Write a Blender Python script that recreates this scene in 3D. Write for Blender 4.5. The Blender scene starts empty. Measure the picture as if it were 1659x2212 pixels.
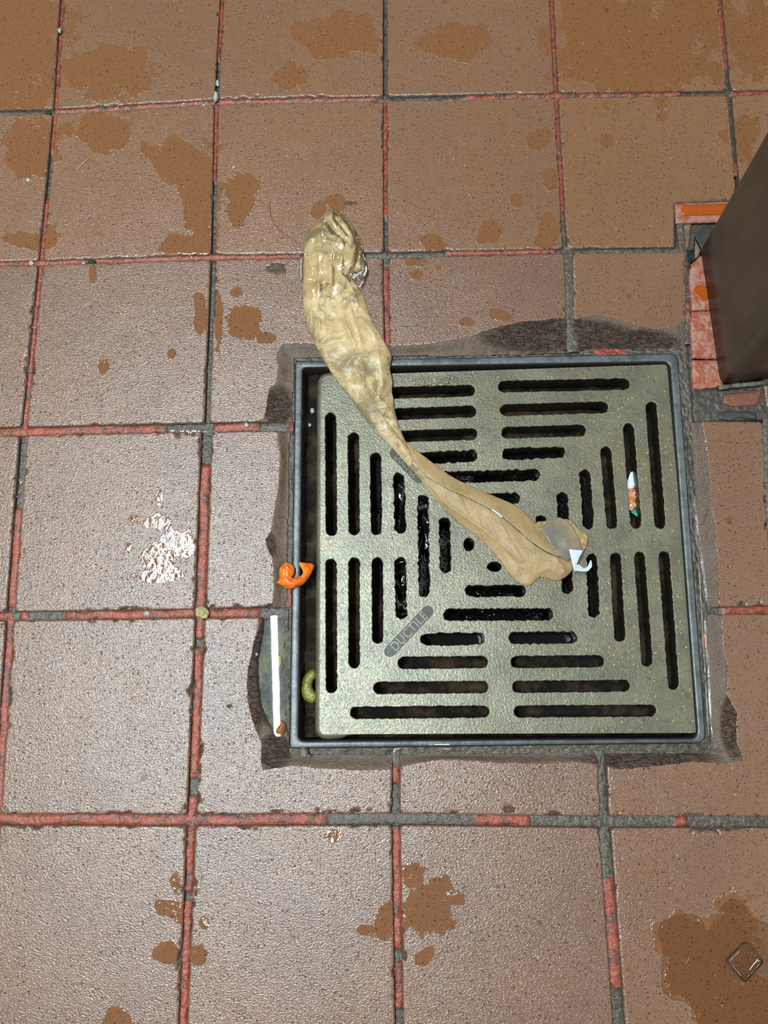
import bpy, math, random
import numpy as np
from mathutils import Vector, Matrix
from mathutils.geometry import tessellate_polygon, delaunay_2d_cdt

random.seed(7)
rng = np.random.RandomState(7)
S = bpy.context.scene
COL = S.collection

# ------------------------------------------------------------------ camera
F = 1700.0
TILT, ROLL, YAW = 0.20374428, -0.14364445, 0.13045372
CAM = np.array([0.32153278, -0.51472591, 0.63060871])
_ct, _st = math.cos(TILT), math.sin(TILT)
_Rx = np.array([[1, 0, 0], [0, _ct, -_st], [0, _st, _ct]])
def _Rz(a):
    c, s = math.cos(a), math.sin(a)
    return np.array([[c, -s, 0], [s, c, 0], [0, 0, 1]])
R = _Rz(YAW) @ _Rx @ _Rz(ROLL)

def at(px, py, z=0.0):
    """point of the place that stands at height z on the sight line of a photo pixel"""
    px = np.asarray(px, float); py = np.asarray(py, float); z = np.asarray(z, float) + 0 * px
    d = np.stack([(px - 829.5) / F, -(py - 1106) / F, -np.ones_like(px)], -1) @ R.T
    t = (z - CAM[2]) / d[..., 2]
    return CAM + d * t[..., None]

def topx(P):
    q = (P - CAM) @ R
    return 829.5 + F * q[..., 0] / -q[..., 2], 1106 - F * q[..., 1] / -q[..., 2]

cd = bpy.data.cameras.new('camera'); cam = bpy.data.objects.new('camera', cd); COL.objects.link(cam)
cd.sensor_fit = 'VERTICAL'; cd.sensor_height = 24; cd.lens = F * 24 / 2212
cd.clip_start = 0.01
M = Matrix(R.tolist()).to_4x4(); M.translation = Vector(CAM.tolist()); cam.matrix_world = M
S.camera = cam

# ------------------------------------------------------------------ light
S.view_settings.view_transform = 'Standard'; S.view_settings.look = 'None'
S.view_settings.gamma = 1; S.view_settings.use_curve_mapping = False
S.view_settings.exposure = 0.0
w = bpy.data.worlds.new('room'); S.world = w; w.use_nodes = True
w.node_tree.nodes['Background'].inputs[0].default_value = (1.0, 0.86, 0.72, 1)
w.node_tree.nodes['Background'].inputs[1].default_value = 0.13

CEIL = 2.45
def mirror_to_ceiling(px, py, z=-0.003):
    P = at(px, py, z); d = P - CAM; d[2] = -d[2]
    return P + d * ((CEIL - P[2]) / d[2])
A = mirror_to_ceiling(592, 1340); B = mirror_to_ceiling(598, 1560)
u = (B - A) / np.linalg.norm(B - A); mid = (A + B) / 2
TUBE = 760.0
def tube(name, centre, direction, length=1.2, width=0.021, radiance=TUBE, color=(0.80, 0.95, 1.0)):
    l = bpy.data.lights.new(name, 'AREA'); l.shape = 'RECTANGLE'; l.size = width; l.size_y = length
    l.energy = radiance * math.pi * width * length; l.color = color
    o = bpy.data.objects.new(name, l); COL.objects.link(o)
    o.location = Vector(centre)
    o.rotation_euler = (0, 0, math.atan2(direction[1], direction[0]) - math.pi / 2)
    return o
side = np.array([u[1], -u[0], 0.0])
if side[0] > 0: side = -side            # towards the left of the picture
back = u if u[1] < 0 else -u
tube('ceiling_and_fill_tube', mid - back * 0.02, u)
tube('ceiling_and_fill_tube', mid + side * 0.34 - back * 0.25, u, width=.016, radiance=TUBE * .5)
for dx, dy in ((-2.3, 0.3), (2.4, 0.2), (2.4, -2.2), (-2.3, -2.4), (0.3, 5.0), (-3.3, 3.9), (2.5, 2.8), (.2, -3.2)):  # fill tubes added out of view for diffuse light
    c = np.array([CAM[0] + dx, CAM[1] + dy, CEIL])
    tube('ceiling_and_fill_tube', c, u, 1.2, 0.09, radiance=42, color=(1.0, 0.90, 0.76))

# ------------------------------------------------------------------ noise
_perm = rng.permutation(256); _perm = np.concatenate([_perm, _perm, _perm])
_g = rng.rand(256) * 2 * math.pi; _gx, _gy = np.cos(_g), np.sin(_g)
def perlin(x, y, seed=0):
    x = np.asarray(x, float) + seed * 17.31; y = np.asarray(y, float) + seed * 9.77
    xi = np.floor(x).astype(int); yi = np.floor(y).astype(int); xf = x - xi; yf = y - yi
    u_ = xf ** 3 * (xf * (xf * 6 - 15) + 10); v_ = yf ** 3 * (yf * (yf * 6 - 15) + 10)
    def g(ix, iy, fx, fy):
        h = _perm[(_perm[ix & 255] + iy) & 255]; return _gx[h] * fx + _gy[h] * fy
    a = g(xi, yi, xf, yf); b = g(xi + 1, yi, xf - 1, yf); c = g(xi, yi + 1, xf, yf - 1); d = g(xi + 1, yi + 1, xf - 1, yf - 1)
    return ((a + u_ * (b - a)) * (1 - v_) + (c + u_ * (d - c)) * v_) * 1.5
def fbm(x, y, o=3, seed=0):
    r, a = 0, 1.0
    for k in range(o): r = r + a * perlin(x * 2 ** k, y * 2 ** k, seed + k); a *= .5
    return r
def ridged(x, y, o=3, seed=0):
    r, a = 0, 1.0
    for k in range(o): r = r + a * (1 - np.abs(perlin(x * 2 ** k, y * 2 ** k, seed + k)) * 2); a *= .5
    return r
def sstep(a, b, x):
    t = np.clip((x - a) / (b - a), 0, 1); return t * t * (3 - 2 * t)
def seg_dist(px, py, pts, closed=False):
    pts = np.array(pts, float); n = len(pts); best = np.full(np.shape(px), 1e9); sgn = np.ones(np.shape(px))
    for i in range(n if closed else n - 1):
        a, b = pts[i], pts[(i + 1) % n]; ab = b - a; L = ab @ ab + 1e-12
        t = np.clip(((px - a[0]) * ab[0] + (py - a[1]) * ab[1]) / L, 0, 1)
        dx, dy = px - a[0] - t * ab[0], py - a[1] - t * ab[1]; d = np.hypot(dx, dy)
        m = d < best; best = np.where(m, d, best); sgn = np.where(m, np.sign(ab[0] * dy - ab[1] * dx), sgn)
    return best, sgn
def inside(px, py, pts):
    pts = np.array(pts, float); r = np.zeros(np.shape(px), bool); n = len(pts)
    for i in range(n):
        x1, y1 = pts[i]; x2, y2 = pts[(i + 1) % n]
        if y1 == y2: continue
        c = ((y1 > py) != (y2 > py)) & (px < (x2 - x1) * (py - y1) / (y2 - y1) + x1); r ^= c
    return r
def sd(px, py, pts):      # positive inside
    d, _ = seg_dist(px, py, pts, True); return np.where(inside(px, py, pts), d, -d)

# ------------------------------------------------------------------ materials
class MT:
    def __init__(s, name):
        s.m = bpy.data.materials.new(name); s.m.use_nodes = True; s.t = s.m.node_tree; s.t.nodes.clear()
        s.out = s.n('ShaderNodeOutputMaterial')
    def n(s, ty, props=None, **ins):
        nd = s.t.nodes.new(ty)
        for k, v in (props or {}).items(): setattr(nd, k, v)
        for k, v in ins.items():
            k = k.replace('_', ' ')
            s.set(nd, k, v)
        return nd
    def set(s, nd, k, v):
        i = nd.inputs[int(k[1:])] if (k[0] == 'i' and k[1:].isdigit()) else nd.inputs[k]
        if hasattr(v, 'links') or isinstance(v, bpy.types.NodeSocket): s.t.links.new(v, i)
        else:
            if isinstance(v, (tuple, list)) and len(v) == 3 and i.type == 'RGBA': v = (*v, 1)
            i.default_value = v
    def math(s, op, a, b=0.0, c=None):
        nd = s.n('ShaderNodeMath', {'operation': op}); s.set(nd, 'i0', a); s.set(nd, 'i1', b)
        if c is not None: s.set(nd, 'i2', c)
        return nd.outputs[0]
    def ramp(s, v, lo, hi, a=0.0, b=1.0):
        nd = s.n('ShaderNodeMapRange', {'interpolation_type': 'SMOOTHSTEP'}); s.set(nd, 'i0', v)
        for k, x in zip((1, 2, 3, 4), (lo, hi, a, b)): s.set(nd, 'i%d' % k, x)
        return nd.outputs[0]
    def mix(s, f, a, b):
        nd = s.n('ShaderNodeMix', {'data_type': 'RGBA'}); s.set(nd, 'i0', f); s.set(nd, 'i6', a); s.set(nd, 'i7', b); return nd.outputs[2]
    def mixf(s, f, a, b):
        nd = s.n('ShaderNodeMix', {'data_type': 'FLOAT'}); s.set(nd, 'i0', f); s.set(nd, 'i2', a); s.set(nd, 'i3', b); return nd.outputs[0]
    def attr(s, name): return s.n('ShaderNodeAttribute', {'attribute_name': name}).outputs['Fac']
    def pos(s): return s.n('ShaderNodeNewGeometry').outputs['Position']
    def noise(s, scale, detail=3, rough=.5, vec=None, dist=0.0):
        nd = s.n('ShaderNodeTexNoise', Scale=scale, Detail=detail, Roughness=rough, Distortion=dist, Vector=vec or s.pos()); return nd.outputs['Fac']
    def voro(s, scale, feature='F1', rand=1.0):
        return s.n('ShaderNodeTexVoronoi', {'feature': feature, 'voronoi_dimensions': '2D'}, Scale=scale, Randomness=rand, Vector=s.pos())
    def bump(s, h, strength, dist, normal=None):
        nd = s.n('ShaderNodeBump', Height=h, Strength=strength, Distance=dist)
        if normal: s.set(nd, 'Normal', normal)
        return nd.outputs[0]
    def bsdf(s, **k):
        nd = s.n('ShaderNodeBsdfPrincipled', **k); s.t.links.new(nd.outputs[0], s.out.inputs[0]); return nd

def specks(m, scale, density, size):
    v = m.voro(scale)
    sep = m.n('ShaderNodeSeparateColor', Color=v.outputs['Color'])
    thr = m.ramp(sep.outputs[0], 1 - density, 1.0, 0.0, size)
    return m.ramp(m.math('SUBTRACT', thr, v.outputs['Distance']), 0.0, 0.05), sep

def tile_material():
    m = MT('quarry_tile')
    wet = m.attr('wet'); chip = m.attr('chip'); tone = m.attr('tone')
    wetm = m.ramp(m.math('ADD', wet, m.math('MULTIPLY', m.math('SUBTRACT', m.noise(420, 3), .5), .35)), -.03, .05)
    chm = m.ramp(m.math('ADD', chip, m.math('MULTIPLY', m.math('SUBTRACT', m.noise(500, 3), .5), 1.2)), -.05, .3)
    n1 = m.noise(14, 3, .6); n2 = m.noise(60, 4, .6)
    base = m.mix(m.ramp(n1, .3, .7), (.190, .100, .064), (.220, .110, .062))
    base = m.mix(m.ramp(n2, .35, .75, 0, .4), base, (.180, .103, .074))
    base = m.mix(m.ramp(tone, 0, 1), base, (.245, .112, .050))
    # patches with a standing film look richer and more orange
    base = m.mix(m.math('MULTIPLY', wetm, .58), base, (.225, .090, .030))
    s1, _ = specks(m, 480, .66, .27); s2, _ = specks(m, 230, .36, .21); s3, _ = specks(m, 900, .35, .40); s4, _ = specks(m, 60, .05, .16)
    dark = m.math('MAXIMUM', m.math('MULTIPLY', s1, .68), m.math('MAXIMUM', m.math('MULTIPLY', s2, .72), m.math('MAXIMUM', m.math('MULTIPLY', s3, .4), m.math('MULTIPLY', s4, .4))))
    base = m.mix(dark, base, (.040, .026, .020))
    s5, _ = specks(m, 300, .018, .24)
    base = m.mix(m.math('MULTIPLY', s5, .4), base, (.55, .45, .32))
    rg = m.math('ABSOLUTE', m.math('SUBTRACT', m.noise(150, 4, .6, m.n('ShaderNodeMapping', Vector=m.pos(), Rotation=(0, 0, .25), Scale=(.7, 1.5, 1)).outputs[0], 1.2), .5))
    rug = m.attr('rug')
    crk = m.math('MULTIPLY', m.ramp(rg, 0, .055, 1, 0), rug)
    chc = m.mix(m.ramp(m.noise(110, 4, .65), .3, .7), (.105, .062, .039), (.145, .088, .058))
    chc = m.mix(m.math('MULTIPLY', m.ramp(m.noise(300, 4, .7), .45, .62), m.math('ADD', m.math('MULTIPLY', rug, .35), .12)), chc, (.062, .040, .028))
    chc = m.mix(m.math('MULTIPLY', crk, .5), chc, (.034, .022, .016))
    base = m.mix(chm, base, chc)
    rough = m.mixf(wetm, m.ramp(n2, .3, .8, .22, .28), .035)
    rough = m.mixf(chm, rough, .50)
    vec = m.n('ShaderNodeMapping', Vector=m.pos(), Rotation=(0, 0, .7), Scale=(1, 1.6, 1)).outputs[0]
    h = m.math('ADD', m.noise(520, 2, .5, vec), m.math('MULTIPLY', m.noise(1300, 2, .5), .55))
    h = m.math('SUBTRACT', h, m.math('MULTIPLY', dark, .5))
    st = m.mixf(wetm, .42, .08); st = m.mixf(chm, st, .6)
    nb = m.n('ShaderNodeBump', Height=h, Distance=.0010); m.set(nb, 'Strength', st)
    hb = m.math('MULTIPLY', m.math('MULTIPLY', m.math('SUBTRACT', m.noise(330, 5, .7), m.math('MULTIPLY', crk, .55)), chm), m.math('ADD', m.math('MULTIPLY', rug, .75), .25))
    nrm = m.bump(hb, 1.0, .0036, m.bump(m.math('MULTIPLY', m.noise(230, 2, .4), wetm), .35, .0012, nb.outputs[0]))
    m.bsdf(Base_Color=base, Roughness=rough, Normal=nrm, IOR=1.45, Specular_IOR_Level=m.mixf(dark, 1.1, .05), Specular_Tint=(.90, .97, 1.0))
    return m.m

def grout_material(name='grout', red=(.37, .070, .034), grey=(.125, .103, .076)):
    m = MT(name)
    r = m.ramp(m.math('ADD', m.attr('red'), m.math('MULTIPLY', m.math('SUBTRACT', m.noise(260, 4, .65), .5), 1.1)), .42, .56)
    n = m.noise(240, 4, .6)
    g = m.mix(m.ramp(n, .3, .7), grey, tuple(c * .4 for c in grey))
    rd = m.mix(m.ramp(n, .35, .75), red, tuple(c * .55 for c in red))
    c = m.mix(r, g, rd)
    c = m.mix(m.ramp(m.noise(110, 5, .75), .47, .62, 0, .8), c, (.06, .036, .026))
    nrm = m.bump(m.noise(420, 4, .6), .8, .0012)
    m.bsdf(Base_Color=c, Roughness=.30, Normal=nrm, Specular_IOR_Level=.6)
    return m.m

def simple(name, col, rough=.5, metallic=0.0, nscale=200, col2=None, bstr=.3, bdist=.0005, lo=.35, hi=.7, **k):
    m = MT(name); n = m.noise(nscale, 4, .6)
    c = m.mix(m.ramp(n, lo, hi), col, col2 or tuple(x * .7 for x in col))
    m.bsdf(Base_Color=c, Roughness=rough, Metallic=metallic, Normal=m.bump(m.noise(nscale * 2, 4, .6), bstr, bdist), **k)
    return m.m

def iron_material():
    m = MT('worn_cast_iron')
    n = m.noise(40, 4, .6); f = m.noise(420, 3, .6)
    c = m.mix(m.ramp(n, .3, .7), (.155, .146, .100), (.235, .222, .152))
    c = m.mix(m.ramp(m.noise(22, 3, .6), .52, .72, 0, .55), c, (.25, .185, .090))
    c = m.mix(m.ramp(f, .42, .7, 0, .55), c, (.11, .11, .088))
    s, _ = specks(m, 170, .22, .38); c = m.mix(m.math('MULTIPLY', s, .38), c, (.075, .08, .072))
    s2, _ = specks(m, 900, .3, .4); c = m.mix(m.math('MULTIPLY', s2, .75), c, (.06, .056, .042))
    g = m.attr('gold'); s3, _ = specks(m, 330, .20, .30)
    c = m.mix(m.math('MULTIPLY', m.math('MULTIPLY', s3, g), .8), c, (.55, .36, .09))
    wt = m.attr('wet'); wm = m.ramp(m.math('ADD', wt, m.math('MULTIPLY', m.math('SUBTRACT', m.noise(350, 3), .5), .6)), 0, .1)
    c = m.mix(m.attr('wall_shade'), c, (.030, .022, .014))
    c = m.mix(m.math('MULTIPLY', wm, .5), c, (.12, .13, .13))
    rough = m.mixf(wm, m.ramp(f, .3, .7, .27, .38), .16)
    nrm = m.bump(m.math('SUBTRACT', m.noise(650, 3, .6), m.math('MULTIPLY', s, .4)), .55, .0006)
    m.bsdf(Base_Color=c, Roughness=rough, Metallic=.30, Normal=nrm, Specular_IOR_Level=.7)
    return m.m

def basin_material():
    m = MT('rusty_basin')
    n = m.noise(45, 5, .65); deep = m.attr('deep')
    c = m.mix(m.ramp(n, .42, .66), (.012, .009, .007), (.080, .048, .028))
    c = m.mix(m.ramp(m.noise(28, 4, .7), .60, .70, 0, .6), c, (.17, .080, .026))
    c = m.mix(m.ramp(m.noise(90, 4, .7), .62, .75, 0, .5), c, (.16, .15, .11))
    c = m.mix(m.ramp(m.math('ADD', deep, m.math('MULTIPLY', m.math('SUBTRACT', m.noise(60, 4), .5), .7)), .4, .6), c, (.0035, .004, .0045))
    nrm = m.bump(m.noise(420, 5, .7), .9, .003)
    m.bsdf(Base_Color=c, Roughness=.24, Normal=nrm, Specular_IOR_Level=.5)
    return m.m

def water_material(name='water', tint=(.97, .98, .97), bstr=.02, ior=1.33, spec=1.0, bscale=60):
    m = MT(name)
    nrm = m.bump(m.noise(bscale, 2), bstr, .002)
    fr = m.n('ShaderNodeFresnel', IOR=ior, Normal=nrm).outputs[0]
    t = m.n('ShaderNodeBsdfTransparent', Color=tint); g = m.n('ShaderNodeBsdfGlossy', Color=(1, 1, 1), Roughness=.015, Normal=nrm)
    mx = m.n('ShaderNodeMixShader'); m.set(mx, 'i0', m.math('MINIMUM', m.math('MULTIPLY', fr, spec), 1.0)); m.set(mx, 'i1', t.outputs[0]); m.set(mx, 'i2', g.outputs[0])
    m.t.links.new(mx.outputs[0], m.out.inputs[0]); return m.m

def paper_material(name, light, dark, stain, amount=.7, rough=.5):
    m = MT(name)
    n = m.noise(38, 5, .65, dist=.8); f = m.noise(700, 3, .6)
    c = m.mix(m.ramp(n, .32, .68), light, dark)
    c = m.mix(m.ramp(m.noise(26, 5, .7, dist=.6), .47, .60, 0, amount), c, stain)
    c = m.mix(m.ramp(m.noise(150, 4, .7), .57, .70, 0, amount * .6), c, tuple(x * .65 for x in stain))
    c = m.mix(m.ramp(f, .45, .8, 0, .2), c, tuple(x * .6 for x in dark))
    # veins where the sheet has been creased
    v = m.voro(55, 'DISTANCE_TO_EDGE'); wp = m.n('ShaderNodeTexNoise', Scale=30, Detail=2, Vector=m.pos())
    ofs = m.n('ShaderNodeVectorMath', {'operation': 'MULTIPLY_ADD'}); m.set(ofs, 'i0', wp.outputs['Color']); m.set(ofs, 'i1', (.02, .02, .02)); m.set(ofs, 'i2', m.pos())
    m.set(v, 'Vector', ofs.outputs[0])
    cr = m.ramp(v.outputs['Distance'], 0, .06, 1, 0)
    c = m.mix(m.math('MULTIPLY', cr, .07), c, tuple(x * .6 for x in stain))
    nrm = m.bump(m.math('ADD', m.math('MULTIPLY', cr, .12), m.math('MULTIPLY', m.noise(160, 4, .7), 1.0)), .75, .0010)
    b = m.bsdf(Base_Color=c, Roughness=rough, Normal=nrm, Specular_IOR_Level=.5)
    m.m.node_tree.nodes  # two sided sheet
    return m.m

TILE = tile_material(); GROUT = grout_material(); IRON = iron_material(); BASIN = basin_material()
WATER = water_material(spec=2.2, bstr=0.0); WATER2 = water_material('still_water', bstr=.0, bscale=25)
MORTAR = simple('dark_mortar', (.075, .062, .048), .42, col2=(.045, .038, .032), nscale=180, bstr=.8, bdist=.0012)
RIM = simple('frame_iron', (.095, .110, .118), .46, .10, 160, (.058, .066, .070), .5, .0005)
POSTM = simple('brown_painted_steel', (.080, .056, .038), .42, .0, 35, (.060, .043, .030), .12, .0004)
PAPER1 = paper_material('greasy_brown_paper', (.66, .50, .285), (.50, .355, .165), (.28, .215, .115), 1.0, .40)
PAPER2 = paper_material('brown_kraft_paper', (.43, .295, .145), (.37, .245, .112), (.29, .20, .09), .4, .5)
FILM = water_material('clear_plastic_film', (.985, .985, .975), .25, 1.5, 3.2, 90)
FILM_DULL = simple('frosted_film', (.33, .26, .155), .32, 0, 28, (.17, .155, .125), .25, .0003)
WHITE = simple('white_label_paper', (.62, .70, .78), .45, 0, 60, (.50, .57, .66), .1)

# ------------------------------------------------------------------ mesh helpers
def link(name, me, parent=None, mat=None, origin=None, smooth=True):
    o = bpy.data.objects.new(name, me); COL.objects.link(o)
    if mat: me.materials.append(mat)
    if smooth: me.polygons.foreach_set('use_smooth', np.ones(len(me.polygons), bool))
    if parent: o.parent = parent
    return o
def mesh_np(name, V, Q, origin=None):
    me = bpy.data.meshes.new(name); V = np.asarray(V, float)
    if origin is not None: V = V - origin
    Q = [tuple(int(i) for i in q) for q in Q] if not isinstance(Q, np.ndarray) else Q
    if isinstance(Q, np.ndarray):
        k = Q.shape[1]; me.vertices.add(len(V)); me.vertices.foreach_set('co', V.astype('f').ravel())
        me.loops.add(Q.size); me.loops.foreach_set('vertex_index', Q.astype('i').ravel())
        me.polygons.add(len(Q)); me.polygons.foreach_set('loop_start', np.arange(0, Q.size, k, dtype='i'))
        me.update(calc_edges=True)
    else:
        me.from_pydata([tuple(v) for v in V], [], Q); me.update()
    return me
def set_attr(me, name, val):
    a = me.attributes.new(name, 'FLOAT', 'POINT'); a.data.foreach_set('value', np.asarray(val, 'f').ravel())
def tag(o, label=None, cat=None, group=None, kind=None):
    if label: o['label'] = label
    if cat: o['category'] = cat
    if group: o['group'] = group
    if kind: o['kind'] = kind
    return o
def empty(name, loc, **k):
    o = bpy.data.objects.new(name, None); COL.objects.link(o); o.location = Vector(loc); o.empty_display_size = .01
    return tag(o, **k)
def child(name, V, Q, mat, parent, smooth=True, **attrs):
    """mesh given in world coordinates, parented under an unrotated root"""
    org = np.array(parent.matrix_basis.translation) if parent else None
    if parent and parent.parent: org = org + np.array(parent.parent.matrix_basis.translation)
    V = np.asarray(V, float)
    c = V.mean(0)
    me = mesh_np(name, V, Q, c); o = link(name, me, parent, mat, smooth=smooth)
    for k, v in attrs.items(): set_attr(me, k, v)
    o.location = Vector(c - (org if org is not None else 0))
    return o
def grid_quads(nu, nv):
    i = np.arange(nu * nv).reshape(nu, nv)
    return np.stack([i[:-1, :-1], i[1:, :-1], i[1:, 1:], i[:-1, 1:]], -1).reshape(-1, 4)
def densify(pts, step, closed=True):
    out = []; n = len(pts)
    for i in range(n if closed else n - 1):
        a, b = np.array(pts[i], float), np.array(pts[(i + 1) % n], float)
        k = max(1, int(np.hypot(*(b - a)) / step))
        for j in range(k): out.append(a + (b - a) * j / k)
    if not closed: out.append(np.array(pts[-1], float))
    return np.array(out)
def smooth_line(pts, it=2, closed=True):
    p = np.array(pts, float)
    for _ in range(it):
        if closed:
            q = np.roll(p, -1, 0); p = np.stack([.75 * p + .25 * q, .25 * p + .75 * q], 1).reshape(-1, 2)
        else:
            q = np.stack([.75 * p[:-1] + .25 * p[1:], .25 * p[:-1] + .75 * p[1:]], 1).reshape(-1, 2); p = np.vstack([p[:1], q, p[-1:]])
    return p
def sheet(name, outline, hfun, mat, parent, step=4.0, jag=0.0, it=1, thick=0.0, seed=1, attrs=None, flipz=False):
    """free-form sheet: outline seen from above, its own height everywhere, optional thickness"""
    o = smooth_line(densify(outline, 26), it) if it else np.array(outline, float)
    o = densify(o, step)
    if jag:
        o = o + np.stack([perlin(o[:, 0] / 4, o[:, 1] / 4, seed), perlin(o[:, 0] / 4, o[:, 1] / 4, seed + 3)], 1) * jag
    x0, y0 = o.min(0); x1, y1 = o.max(0)
    gx, gy = np.meshgrid(np.arange(x0, x1, step), np.arange(y0, y1, step * .87)); gx = gx + (np.arange(gx.shape[0]) % 2)[:, None] * step / 2
    gx, gy = gx.ravel(), gy.ravel(); r = np.random.RandomState(seed)
    gx = gx + r.uniform(-.15, .15, gx.shape) * step; gy = gy + r.uniform(-.15, .15, gy.shape) * step
    k = sd(gx, gy, o) > step * .5; pts = np.vstack([o, np.stack([gx[k], gy[k]], 1)]); n = len(o)
    vs, _, fs, *_r = delaunay_2d_cdt([Vector(p) for p in pts], [], [list(range(n))], 1, 1e-4)
    P = np.array([tuple(v) for v in vs]); e = np.maximum(sd(P[:, 0], P[:, 1], o), 0)
    z = hfun(P[:, 0], P[:, 1], e); V = at(P[:, 0], P[:, 1], z)
    T = np.array([tuple(f) for f in fs])
    a, b, c = V[T[:, 0]], V[T[:, 1]], V[T[:, 2]]
    nz = np.cross(b - a, c - a)[:, 2]; T[nz < 0] = T[nz < 0][:, ::-1]
    at_ = {}
    if attrs: at_ = {k2: f(P[:, 0], P[:, 1], e) for k2, f in attrs.items()}
    if thick:
        V2 = V - np.array([0, 0, 1.0]) * (thick * np.minimum(1, .25 + e / (step * 2)))[:, None]
        N = len(V); edges = {}
        for f in T:
            for i in range(3):
                ed = (int(f[i]), int(f[(i + 1) % 3])); edges[ed] = 1
        bd = [ed for ed in edges if (ed[1], ed[0]) not in edges]
        W = np.array([[a_, a_ + N, b_ + N] for a_, b_ in bd] + [[a_, b_ + N, b_] for a_, b_ in bd])
        T = np.vstack([T, T[:, ::-1] + N, W]); V = np.vstack([V, V2]); at_ = {k2: np.concatenate([v, v]) for k2, v in at_.items()}
    return child(name, V, T, mat, parent, **at_)
def loft(rings, cap_top=False, cap_bottom=False):
    n = len(rings[0]); V = np.vstack(rings); F_ = []
    for k in range(len(rings) - 1):
        for i in range(n):
            j = (i + 1) % n; F_.append((k * n + i, k * n + j, (k + 1) * n + j, (k + 1) * n + i))
    if cap_top: F_.append(tuple(range(n))[::-1])
    if cap_bottom: F_.append(tuple((len(rings) - 1) * n + i for i in range(n)))
    return V, F_
def rounded_quad(c, r, seg=6, step=.004):
    """closed loop through four world corners with rounded corners"""
    c = [np.array(p[:2], float) for p in c]; out = []; r = r if isinstance(r, (list, tuple)) else [r] * 4
    for i in range(4):
        p, a, b = c[i], c[i - 1], c[(i + 1) % 4]; da = (a - p) / np.linalg.norm(a - p); db = (b - p) / np.linalg.norm(b - p)
        s, e = p + da * r[i], p + db * r[i]
        for k in range(seg + 1):
            t = k / seg; out.append((1 - t) ** 2 * s + 2 * t * (1 - t) * p + t * t * e)
        nx = c[(i + 1) % 4] + (p - c[(i + 1) % 4]) / np.linalg.norm(p - c[(i + 1) % 4]) * r[(i + 1) % 4]
        k = max(2, int(round(.30 / step)))
        for j in range(1, k): out.append(e + (nx - e) * j / k)
    return np.array(out)
def offset_loop(L, d):
    nxt = np.roll(L, -1, 0); prv = np.roll(L, 1, 0); t = nxt - prv; t /= np.linalg.norm(t, axis=1)[:, None]
    n = np.stack([t[:, 1], -t[:, 0]], 1)
    area = np.sum(L[:, 0] * nxt[:, 1] - nxt[:, 0] * L[:, 1])
    if area < 0: n = -n          # outward normal
    d = np.asarray(d); return L + n * (d[:, None] if d.ndim else d)
def with_z(L, z): return np.column_stack([L, np.full(len(L), z) if np.isscalar(z) else z])
def tube_mesh(P, rad, seg=8):
    P = np.asarray(P, float); rad = np.broadcast_to(rad, len(P)); rings = []
    for i in range(len(P)):
        t = P[min(i + 1, len(P) - 1)] - P[max(i - 1, 0)]; t /= np.linalg.norm(t)
        a = np.cross(t, [0, 0, 1.0]); a /= np.linalg.norm(a); b = np.cross(a, t)
        rings.append(np.array([P[i] + rad[i] * (math.cos(k * 2 * math.pi / seg) * a + math.sin(k * 2 * math.pi / seg) * b) for k in range(seg)]))
    return loft(rings, True, True)

def facets(px, py, sx_, sy_, seed):
    r = np.random.RandomState(seed); gx, gy = np.meshgrid(np.arange(560, 1360, sx_), np.arange(400, 1330, sy_)); n = gx.size
    p = np.stack([gx.ravel() + r.uniform(-.45, .45, n) * sx_, gy.ravel() + r.uniform(-.45, .45, n) * sy_], 1); hh = r.uniform(-1, 1, n)
    vs, _, fs, ov, *_q = delaunay_2d_cdt([Vector(q) for q in p], [], [], 0, 1e-4)
    P = np.array([tuple(v) for v in vs]); H = np.array([hh[o[0]] for o in ov]); out = np.zeros(px.shape)
    x0, x1, y0, y1 = px.min(), px.max(), py.min(), py.max()
    for f in fs:
        a, b, c = P[list(f)]
        if max(a[0], b[0], c[0]) < x0 or min(a[0], b[0], c[0]) > x1 or max(a[1], b[1], c[1]) < y0 or min(a[1], b[1], c[1]) > y1: continue
        D = (b[1] - c[1]) * (a[0] - c[0]) + (c[0] - b[0]) * (a[1] - c[1])
        if abs(D) < 1e-6: continue
        u_ = ((b[1] - c[1]) * (px - c[0]) + (c[0] - b[0]) * (py - c[1])) / D; v_ = ((c[1] - a[1]) * (px - c[0]) + (a[0] - c[0]) * (py - c[1])) / D; w_ = 1 - u_ - v_
        m_ = (u_ >= -1e-6) & (v_ >= -1e-6) & (w_ >= -1e-6); out[m_] = (u_ * H[f[0]] + v_ * H[f[1]] + w_ * H[f[2]])[m_]
    return out
facets2 = facets
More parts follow.
